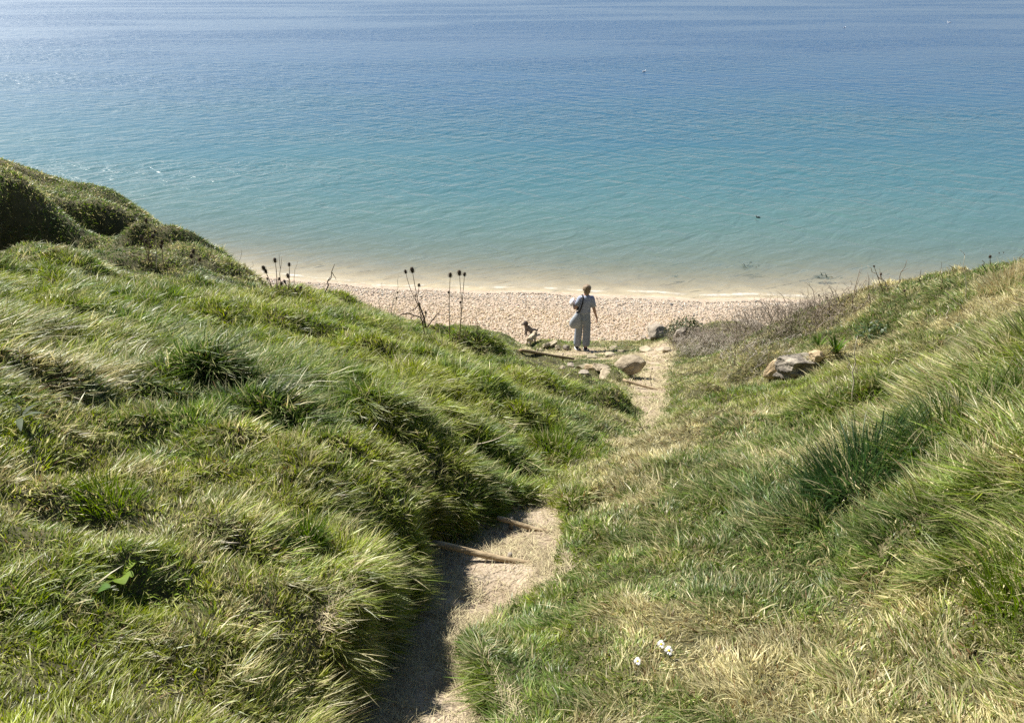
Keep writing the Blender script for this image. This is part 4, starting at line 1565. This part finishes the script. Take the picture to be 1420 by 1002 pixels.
stalk((447, 411), (464, 366), 'leaning dark twig standing at the grass line left of the shingle', M_stemdark, .008, side=((4, (459, 384)), (6, (466, 388))))
stalk((664, 474), (660, 432), 'thin brown stalk right of the tallest teasel', M_stem, .004, side=((4, (655, 436)), (3, (670, 446))))
stalk((524, 441), (529, 392), 'thin stalk standing alone between the left cluster and the broken twigs', M_stem, .003)
stalk((541, 441), (553, 381), 'tall bleached stalk behind the small pale teasel', M_stempale, .004)
stalk((328, 380), (334, 345), 'thin grey stalk on the brow right of the shaded spur', M_stem, .003)
stalk((345, 388), (350, 362), 'short grass stalk on the brow left of the teasel cluster', M_stem, .003)
stalk((390, 404), (387, 352), 'thin stalk rising through the left teasel cluster', M_stem, .004, side=((5, (391, 356)),))
stalk((405, 405), (413, 362), 'slender stalk right of the left teasel cluster', M_stem, .003)
stalk((1120, 436), (1120, 398), 'upright grey stalk behind the bramble thicket', M_stem, .006)
stalk((1134, 436), (1141, 398), 'leaning grey stalk behind the bramble thicket', M_stem, .005)
stalk((1079, 446), (1078, 406), 'upright stalk with a bleached side shoot over the brambles', M_stem, .006, side=((5, (1066, 402)),))
stalk((1180, 430), (1193, 372), 'bent stalk at the foot of the right ridge', M_stem, .006)
stalk((1208, 425), (1203, 378), 'curving stalk next to the bent one on the right ridge', M_stem, .005)
stalk((1234, 397), (1203, 369), 'bleached bare stem leaning left over the right ridge', M_stempale, .008, side=((3, (1219, 372)),))
stalk((1240, 404), (1258, 360), 'forked grey stem on the right ridge', M_stem, .006, side=((5, (1262, 372)),))
stalk((1277, 398), (1277, 374), 'short dark upright stalk on the right ridge', M_stemdark, .006)
stalk((1307, 402), (1305, 363), 'tall faint upright stalk on the right ridge', M_stem, .004)
stalk((1340, 424), (1338, 354), 'tallest bleached stalk on the right ridge', M_stempale, .004, side=((8, (1330, 346)),))
stalk((1341, 432), (1311, 404), 'bleached stick lying at a slant on the right bank', M_stempale, .007)
stalk((1315, 445), (1314, 424), 'short bleached stump of a stem on the right bank', M_stempale, .007)
stalk((1370, 378), (1362, 361), 'dark curved stalk left of the ridge teasels', M_stemdark, .007)
stalk((1412, 378), (1418, 345), 'dark thin stalk on the straw tussock', M_stemdark, .004)
stalk((1020, 506), (1021, 463), 'upright brown stalk in the bramble thicket', M_stem, .006)
stalk((1064, 512), (1074, 458), 'tall brown stalk leaning right in the bramble thicket', M_stem, .006)
stalk((1181, 560), (1189, 466), 'long bleached stalk in front of the leafy dock', M_stempale, .005)
stalk((1180, 524), (1173, 478), 'bleached stalk beside the leafy dock', M_stempale, .005)
stalk((1309, 527), (1305, 496), 'dark forked twig in the long grass of the right bank', M_stemdark, .006, side=((5, (1318, 486)),))
stalk((1046, 514), (1154, 435), 'long bleached stick slanting up through the brambles', M_stempale, .012, wob=.02, dy=1.6)
stalk((1158, 516), (1215, 556), 'thin dark bramble cane trailing down from the dark layered rock', M_stemdark, .006, wob=.01, dy=-1.2, bow=(0, 0, -.06))
stalk((634, 612), (717, 588), 'pale arching grass stalk over the shaded hollow', M_stempale, .0035, wob=.0, bow=(.04, 0, -.05), dy=-.25)
stalk((680, 690), (708, 677), 'bleached broken twig lying above the second step pole', M_stempale, .004, wob=.006, dy=.1, side=((4, (697, 677)),))
stalk((585, 567), (602, 531), 'pale seeding grass stem on the lush left bank', M_stempale, .003, wob=.003)

# dark broken twigs by the forked teasel
b0 = ground(592, 462)
mb = MB()
rr = random.Random(4)
for path_, r0 in (([(592, 460), (588, 440), (582, 424), (582, 420), (576, 428), (568, 431.5)], .012),
                  ([(590, 455), (583, 440), (566, 434), (556, 436), (551, 440)], .011),
                  ([(575, 437), (570, 441), (574, 447)], .007),
                  ([(591, 456), (600, 443), (605, 437), (608, 433)], .009),
                  ([(606, 435), (613, 437), (619, 435)], .006),
                  ([(590, 452), (588, 446), (584, 436), (596, 428)], .007),
                  ([(594, 458), (603, 452), (604, 445)], .006), ([(586, 448), (578, 448), (570, 452)], .006)):
    pts = [at_y(u, v, b0[1] + rr.uniform(-.10, .10)) for u, v in path_]
    mb.tube(pts, [r0 * (1 - .6 * i / (len(pts) - 1)) for i in range(len(pts))], 6)
tag(mb.build('broken_branch', M_stemdark, None, b0), 'dark crooked broken branch at the foot of the forked teasel', 'branch')

# ------------------------------------------------------------------ bramble thicket
M_brgrey = plain('dead_bramble', (.31, .26, .205), rough=.9, var=.3, scale=6)
M_brpale = plain('bleached_bramble', (.47, .42, .35), rough=.9, var=.25, scale=6)
M_ivy = attr_mat('ivy_leaf', rough=.5, spec=.4, transl=.2)


def thicket(uv, rad, h, n, mat, label, seed, leafy=0):
    p = ground(*uv)
    r = random.Random(seed)
    mb = MB()
    for _ in range(n):
        a = r.uniform(0, 2 * PI)
        q = math.sqrt(r.random()) * rad
        x, y_ = p[0] + q * math.cos(a), p[1] + q * math.sin(a) * .6
        z = gz(x, y_) if r.random() < .3 else p[2]
        b_ = r.uniform(0, 2 * PI)
        ln = r.uniform(.15, .5) * h * 2
        e = np.array([x + math.cos(b_) * ln * .8, y_ + math.sin(b_) * ln * .5, z + r.uniform(.05, 1) * h * (1.15 - q / rad * .6)])
        s = np.array([x, y_, z - .03 + r.uniform(0, .5) * h * (1 - q / rad)])
        pts = bez(s, e, (r.uniform(-.05, .05), 0, r.uniform(.02, .16) * h * 2), 6, .02 * h, r)
        r0 = r.uniform(.0022, .005)
        mb.tube(pts, [r0 * (1 - .12 * i) for i in range(6)], 4)
        for k in range(2):
            i = r.randint(1, 4)
            e2 = pts[i] + np.array([r.gauss(0, .09), r.gauss(0, .07), r.gauss(.05, .07)]) * h * 1.6
            mb.tube(bez(pts[i], e2, (0, 0, .01), 4, .012, r), [r0 * .6, r0 * .5, r0 * .45, r0 * .3], 3)
    o = mb.build('bramble_shrub', mat, None, p)
    return tag(o, label, 'bramble', 'dead brambles below the right bank')


thicket((985, 485), .75, .33, 420, M_brpale, 'bleached tangle of bramble canes beside the sandy path', 1)
thicket((1025, 470), .85, .44, 420, M_brgrey, 'grey brown bramble tangle below the flat topped rock', 2)
thicket((1090, 455), .9, .48, 400, M_brgrey, 'dark grey bramble tangle in the middle of the thicket skyline', 3)
thicket((1145, 446), .8, .40, 320, M_brgrey, 'sparse bramble tangle at the foot of the right ridge', 4)
thicket((960, 470), .5, .25, 220, M_brgrey, 'low bramble tangle around the leaning slab', 5)
thicket((1055, 495), .6, .25, 110, M_brpale, 'thin bleached bramble canes above the dark layered rock', 6)


def leaf_bush(uv, rad, h, n, label, seed, cols, size=.045, name='ivy_bush', cat='bush', depth=.7):
    p = ground(*uv)
    r = random.Random(seed)
    mb = MB()
    for _ in range(n):
        a, b_ = r.uniform(0, 2 * PI), math.acos(r.uniform(-.1, 1))
        k = r.uniform(.55, 1.0) * (1 + .25 * mnoise.noise(Vector((math.cos(a) * 2, math.sin(a) * 2, b_ * 2 + seed))))
        q = np.array([math.cos(a) * math.sin(b_) * rad * k, math.sin(a) * math.sin(b_) * rad * depth * k, math.cos(b_) * h * k])
        d = Vector((r.gauss(0, 1), r.gauss(0, 1), r.gauss(.3, .6)))
        c = cols[r.randrange(len(cols))]
        f = r.uniform(.7, 1.3)
        mb.leaf(p + q, d, size * r.uniform(.7, 1.4), size * r.uniform(.6, .9), up=Vector((r.gauss(0, .5), r.gauss(0, .5), 1)).normalized(), n=2, color=tuple(x * f for x in c))
    o = mb.build(name, M_ivy, None, p, colors=True)
    return tag(o, label, cat)


leaf_bush((952, 468), .50, .46, 1300, 'dark evergreen bush growing over the rounded pale boulder', 3, [(.04, .06, .016), (.06, .08, .022), (.075, .08, .03), (.11, .10, .045)])
leaf_bush((1000, 478), .5, .2, 260, 'low green shoots sprouting in the bleached bramble tangle', 8, [(.10, .13, .04), (.13, .14, .06), (.16, .14, .07)], size=.03, name='leafy_shrub')
leaf_bush((1090, 470), .6, .22, 300, 'olive shoots sprouting in the middle of the bramble thicket', 9, [(.10, .13, .04), (.13, .14, .06), (.16, .14, .07)], size=.03, name='leafy_shrub')
leaf_bush((1212, 468), .26, .2, 160, 'small dark leafy bush in the hollow of the right bank', 5, [(.04, .07, .02), (.06, .09, .03)])

# strap-leaved green clump, broad-leaved docks
M_leaf = attr_mat('broad_leaf', rough=.65, spec=.15, transl=.25)


def rosette(uv, n, ln, wd, label, seed, cols, spread=1.0, name='dock_plant', cat='plant', up=(.4, 1.3), droop=.4):
    p = ground(*uv)
    r = random.Random(seed)
    root = empty(name, p, label, cat)
    for i in range(n):
        a = 2 * PI * i / n + r.uniform(-.4, .4)
        d = Vector((math.cos(a) * spread, math.sin(a) * spread, r.uniform(*up)))
        c = cols[r.randrange(len(cols))]
        f = r.uniform(.75, 1.25)
        mb = MB()
        mb.leaf(p + [math.cos(a) * .01, math.sin(a) * .01, .01], d, ln * r.uniform(.65, 1.15), wd * r.uniform(.8, 1.2), n=7, droop=droop, color=tuple(x * f for x in c))
        mb.build('leaf', M_leaf, root, p, colors=True)
    return root


GR = [(.07, .13, .02), (.10, .16, .022), (.04, .085, .016)]
rosette((1158, 492), 34, .23, .020, 'bright green strap leaved clump above the dark layered rock', 2, GR, spread=.8, up=(.6, 2.0), name='strap_leaf_plant')
rosette((1135, 482), 26, .19, .017, 'smaller strap leaved clump left of the bright green one', 3, GR, spread=.9, up=(.5, 1.6), name='strap_leaf_plant')
rosette((168, 806), 7, .07, .042, 'yellow green broad leaved dock in the left foreground turf', 4, [(.16, .23, .02), (.12, .18, .02)], up=(.4, 1.2), droop=.5)
rosette((130, 828), 6, .06, .038, 'darker broad leaved dock beside the yellow green one', 5, [(.06, .12, .02), (.10, .16, .02)], up=(.3, 1.0), droop=.5)
rosette((30, 582), 5, .12, .022, 'grey green thistle like plant at the left edge of the bank', 6, [(.05, .07, .035), (.07, .09, .05)], up=(.0, .25))
rosette((1405, 718), 8, .13, .013, 'pale green long leaved plant near the right edge of the turf', 7, [(.20, .25, .06), (.16, .22, .04)], up=(.2, .8))

# grass tussocks that stand out as single plants
def tussock(uv, n, ln, w, rad, label, seed, cols, lean=(0, 0), straw=.1):
    p = ground(*uv)
    rs = np.random.RandomState(seed)
    a = rs.uniform(0, 2 * PI, n)
    q = np.sqrt(rs.uniform(0, 1, n)) * rad
    x, y_ = p[0] + np.cos(a) * q, p[1] + np.sin(a) * q
    P = np.stack([x, y_, terrain(x, y_) - .01], 1)
    le = np.stack([np.cos(a), np.sin(a)], 1) * (q / rad * .55 + .12)[:, None] + np.array(lean) + rs.normal(0, .12, (n, 2))
    cs = np.array(cols)[rs.randint(0, len(cols), n)] * rs.uniform(.7, 1.3, n)[:, None]
    st = rs.uniform(0, 1, n) < straw
    cs[st] = C_STRAW * rs.uniform(.7, 1.1, st.sum())[:, None]
    V = grow('t', P, np.tile([0, 0, 1.0], (n, 1)), ln * rs.uniform(.55, 1.15, n), w * rs.uniform(.7, 1.3, n), le, cs, 5, None, curl=.9, upmix=1)
    o = link_mesh('grass_tussock', np_mesh('grass_tussock', V[0] - p, *V[1:4], colors=V[4]), M_grass)
    o.location = p
    return tag(o, label, 'grass tussock', 'distinct grass tussocks')


DK = [(.035, .075, .03), (.05, .095, .03), (.07, .12, .035)]
MD = [(.08, .14, .022), (.11, .17, .022), (.06, .11, .022)]
FR = [(.16, .23, .022), (.13, .19, .02), (.10, .16, .02)]
SW = [(.40, .31, .17), (.48, .38, .22), (.34, .26, .13)]
tussock((1190, 665), 1300, .27, .0065, .19, 'big dark blue green tussock of broad blades in the right foreground', 1, DK, lean=(-.15, -.1), straw=.05)
tussock((1120, 712), 520, .18, .005, .13, 'smaller dark green tussock below left of the big dark one', 2, DK, lean=(-.2, -.1), straw=.1)
tussock((1330, 610), 700, .24, .0055, .20, 'light green long bladed tussock on the right bank behind the big dark one', 3, MD, lean=(-.1, 0), straw=.15)
tussock((1405, 392), 700, .24, .007, .30, 'pale straw coloured tussock crowning the right ridge', 4, SW, lean=(-.15, -.1), straw=.6)
tussock((625, 728), 420, .10, .0042, .11, 'green tussock hanging over the left end of the second step pole', 5, MD, lean=(.2, -.1), straw=.15)
tussock((425, 745), 420, .12, .0045, .07, 'small upright green tuft alone on the left bank', 6, MD, straw=.1)
tussock((770, 620), 500, .17, .006, .22, 'lush green tussock left of where the path narrows', 7, FR, straw=.15)
tussock((1420, 830), 380, .20, .005, .12, 'fresh green tuft cut by the right edge of the turf', 8, FR, lean=(-.2, 0), straw=.1)
tussock((150, 690), 260, .10, .005, .10, 'bright yellow green tuft on the left foreground turf', 9, FR, straw=.02)
tussock((875, 690), 240, .13, .004, .07, 'thin dark tuft of upright blades on the dry right turf', 10, MD, straw=.2)

# ------------------------------------------------------------------ daisies
M_petal = plain('daisy_petal', (.82, .80, .80), rough=.6, var=.03)
M_disc = plain('daisy_disc', (.70, .55, .04), rough=.8, var=.2, scale=300)
M_dstem = plain('daisy_stem', (.09, .15, .04), rough=.6)


def daisy(uv, label, tilt, r=.0145, h=.045):
    p = ground(*uv)
    root = empty('daisy', p, label, 'daisy', 'daisies in the right foreground turf')
    top = np.array(p) + [tilt[0] * .03, tilt[1] * .03, h]
    ax = Vector((tilt[0], tilt[1], 1)).normalized()
    mb = MB()
    mb.tube(bez(p, top, (0, 0, 0), 4), .0012, 5)
    mb.build('stem', M_dstem, root, p)
    q = Vector((0, 0, 1)).rotation_difference(ax)
    mb = MB()
    for k in range(18):
        t = 2 * PI * k / 18
        rr_ = r * (1 + .1 * math.sin(k * 5.1))
        d = q @ Vector((math.cos(t), math.sin(t), .12 * math.sin(k * 2.7)))
        c = Vector(top) + d * rr_ * .62
        mb.ellipsoid(c, (rr_ * .16, rr_ * .03 + .0004, rr_ * .42), axis=d, nu=6, nv=5)
    mb.build('petals', M_petal, root, p)
    mb = MB()
    mb.ellipsoid(Vector(top) + ax * .0015, (r * .32, r * .32, r * .2), axis=ax, nu=10, nv=6)
    mb.build('disc', M_disc, root, p)


daisy((914.5, 902), 'daisy at the back of the close pair, facing straight up', (.0, -.35))
daisy((923.5, 911), 'daisy at the front of the close pair, slightly larger', (.1, -.45), r=.0158)
daisy((886, 925), 'daisy standing apart left of the close pair with drooping petals', (-.35, -.5), r=.013)

# ------------------------------------------------------------------ on the sea
M_weed = plain('sea_weed', (.035, .05, .035), rough=.6, var=.4, scale=3)
M_gull = plain('white_feather', (.85, .85, .84), rough=.7, var=.03)
M_gullwing = plain('grey_feather', (.45, .47, .50), rough=.7, var=.05)
M_cormo = plain('black_feather', (.02, .022, .022), rough=.5)


def weed(uv, lx, ly, label, seed):
    p = at_z(*uv, 0)
    z = gz(p[0], p[1])
    r = random.Random(seed)
    mb = MB()
    for _ in range(46):
        x, y_ = p[0] + r.gauss(0, lx * .4), p[1] + r.gauss(0, ly * .4)
        d = Vector((r.gauss(1, .5) * r.choice((-1, 1)), r.gauss(0, .35), .15))
        mb.leaf((x, y_, -.035 - r.random() * .05), d, r.uniform(.3, .6) * lx, r.uniform(.06, .13) * lx, n=4, droop=.15)
    tag(mb.build('seaweed', M_weed, None, (p[0], p[1], -.05)), label, 'seaweed', 'seaweed patches in the shallows')


weed((1035, 368.5), .42, .38, 'ragged dark seaweed patch in the shallows above the flat topped rock', 1)
weed((1143, 383.5), .44, .26, 'narrow dark seaweed patch in the shallows nearest the right slope', 2)
weed((936, 381.5), .18, .12, 'faint small seaweed patch in the shallows right of the woman', 3)


def seabird(uv, s, yaw, label, body, wing, name, group=None):
    p = at_z(*uv, 0)
    root = empty(name, p, label, 'bird', group)
    root.rotation_euler = (0, 0, yaw)
    mb = MB()
    mb.ellipsoid((0, 0, .05 * s), (.20 * s, .085 * s, .075 * s), nu=14, nv=8)
    mb.tube([(.13 * s, 0, .08 * s), (.17 * s, 0, .14 * s), (.19 * s, 0, .18 * s)], [.05 * s, .036 * s, .034 * s], 8)
    mb.ellipsoid((.205 * s, 0, .195 * s), (.05 * s, .038 * s, .038 * s), nu=10, nv=8)
    mb.tube([(-.15 * s, 0, .07 * s), (-.27 * s, 0, .09 * s)], [.05 * s, .02 * s], 6, flat=.4)
    mb.build('body', body, root)
    for q in (-1, 1):
        mb = MB()
        mb.ellipsoid((-.05 * s, q * .06 * s, .08 * s), (.18 * s, .03 * s, .05 * s), nu=10, nv=6)
        mb.build('wing', wing, root)
    mb = MB()
    mb.tube([(.245 * s, 0, .19 * s), (.31 * s, 0, .18 * s)], [.014 * s, .004 * s], 6)
    mb.build('beak', M_disc, root)


seabird((893, 100), 1.0, .4, 'white gull floating nearest on the deep blue water', M_gull, M_gullwing, 'gull', 'gulls far out on the sea')
seabird((1316, 32), 1.5, 2.6, 'white gull floating farthest out near the pale slick', M_gull, M_gullwing, 'gull', 'gulls far out on the sea')
seabird((1171, 39), 1.1, .2, 'tiny white gull left of the farthest gull', M_gull, M_gullwing, 'gull', 'gulls far out on the sea')
seabird((1051, 302), .42, 2.9, 'small dark bird floating low on the turquoise water', M_cormo, M_cormo, 'water_bird')
# ====END


# ------------------------------------------------------------------ light
SUN_EL, SUN_AZ = math.radians(50), math.radians(-55)      # azimuth from +Y, negative = left
to_sun = Vector((math.sin(SUN_AZ) * math.cos(SUN_EL), math.cos(SUN_AZ) * math.cos(SUN_EL), math.sin(SUN_EL)))
sd_ = bpy.data.lights.new('sun', 'SUN')
sd_.energy = 5.0
sd_.angle = math.radians(.5)
sd_.color = (1, .95, .87)
so = bpy.data.objects.new('sun', sd_)
col.objects.link(so)
so.rotation_euler = to_sun.to_track_quat('Z', 'Y').to_euler()
so.location = to_sun * 50
w_ = bpy.data.worlds.new('World')
scene.world = w_
w_.use_nodes = True
wn = w_.node_tree
bg = wn.nodes['Background']
sk = wn.nodes.new('ShaderNodeTexSky')
sk.sky_type = 'NISHITA'
sk.sun_disc = False
sk.sun_elevation = SUN_EL
sk.sun_rotation = SUN_AZ
sk.altitude = 0
sk.air_density = 0.85
sk.dust_density = 0.0
sk.ozone_density = 1.6
wn.links.new(sk.outputs[0], bg.inputs[0])
bg.inputs[1].default_value = .05

scene.view_settings.view_transform = 'Standard'
scene.view_settings.look = 'None'
scene.view_settings.exposure = 1.12
scene.view_settings.gamma = 1
scene.cycles.max_bounces = 8
scene.cycles.transparent_max_bounces = 8
scene.cycles.diffuse_bounces = 3
scene.cycles.glossy_bounces = 3
scene.cycles.transmission_bounces = 4
scene.cycles.sample_clamp_indirect = 4
scene.cycles.sample_clamp_direct = 1.3
scene.cycles.use_denoising = False
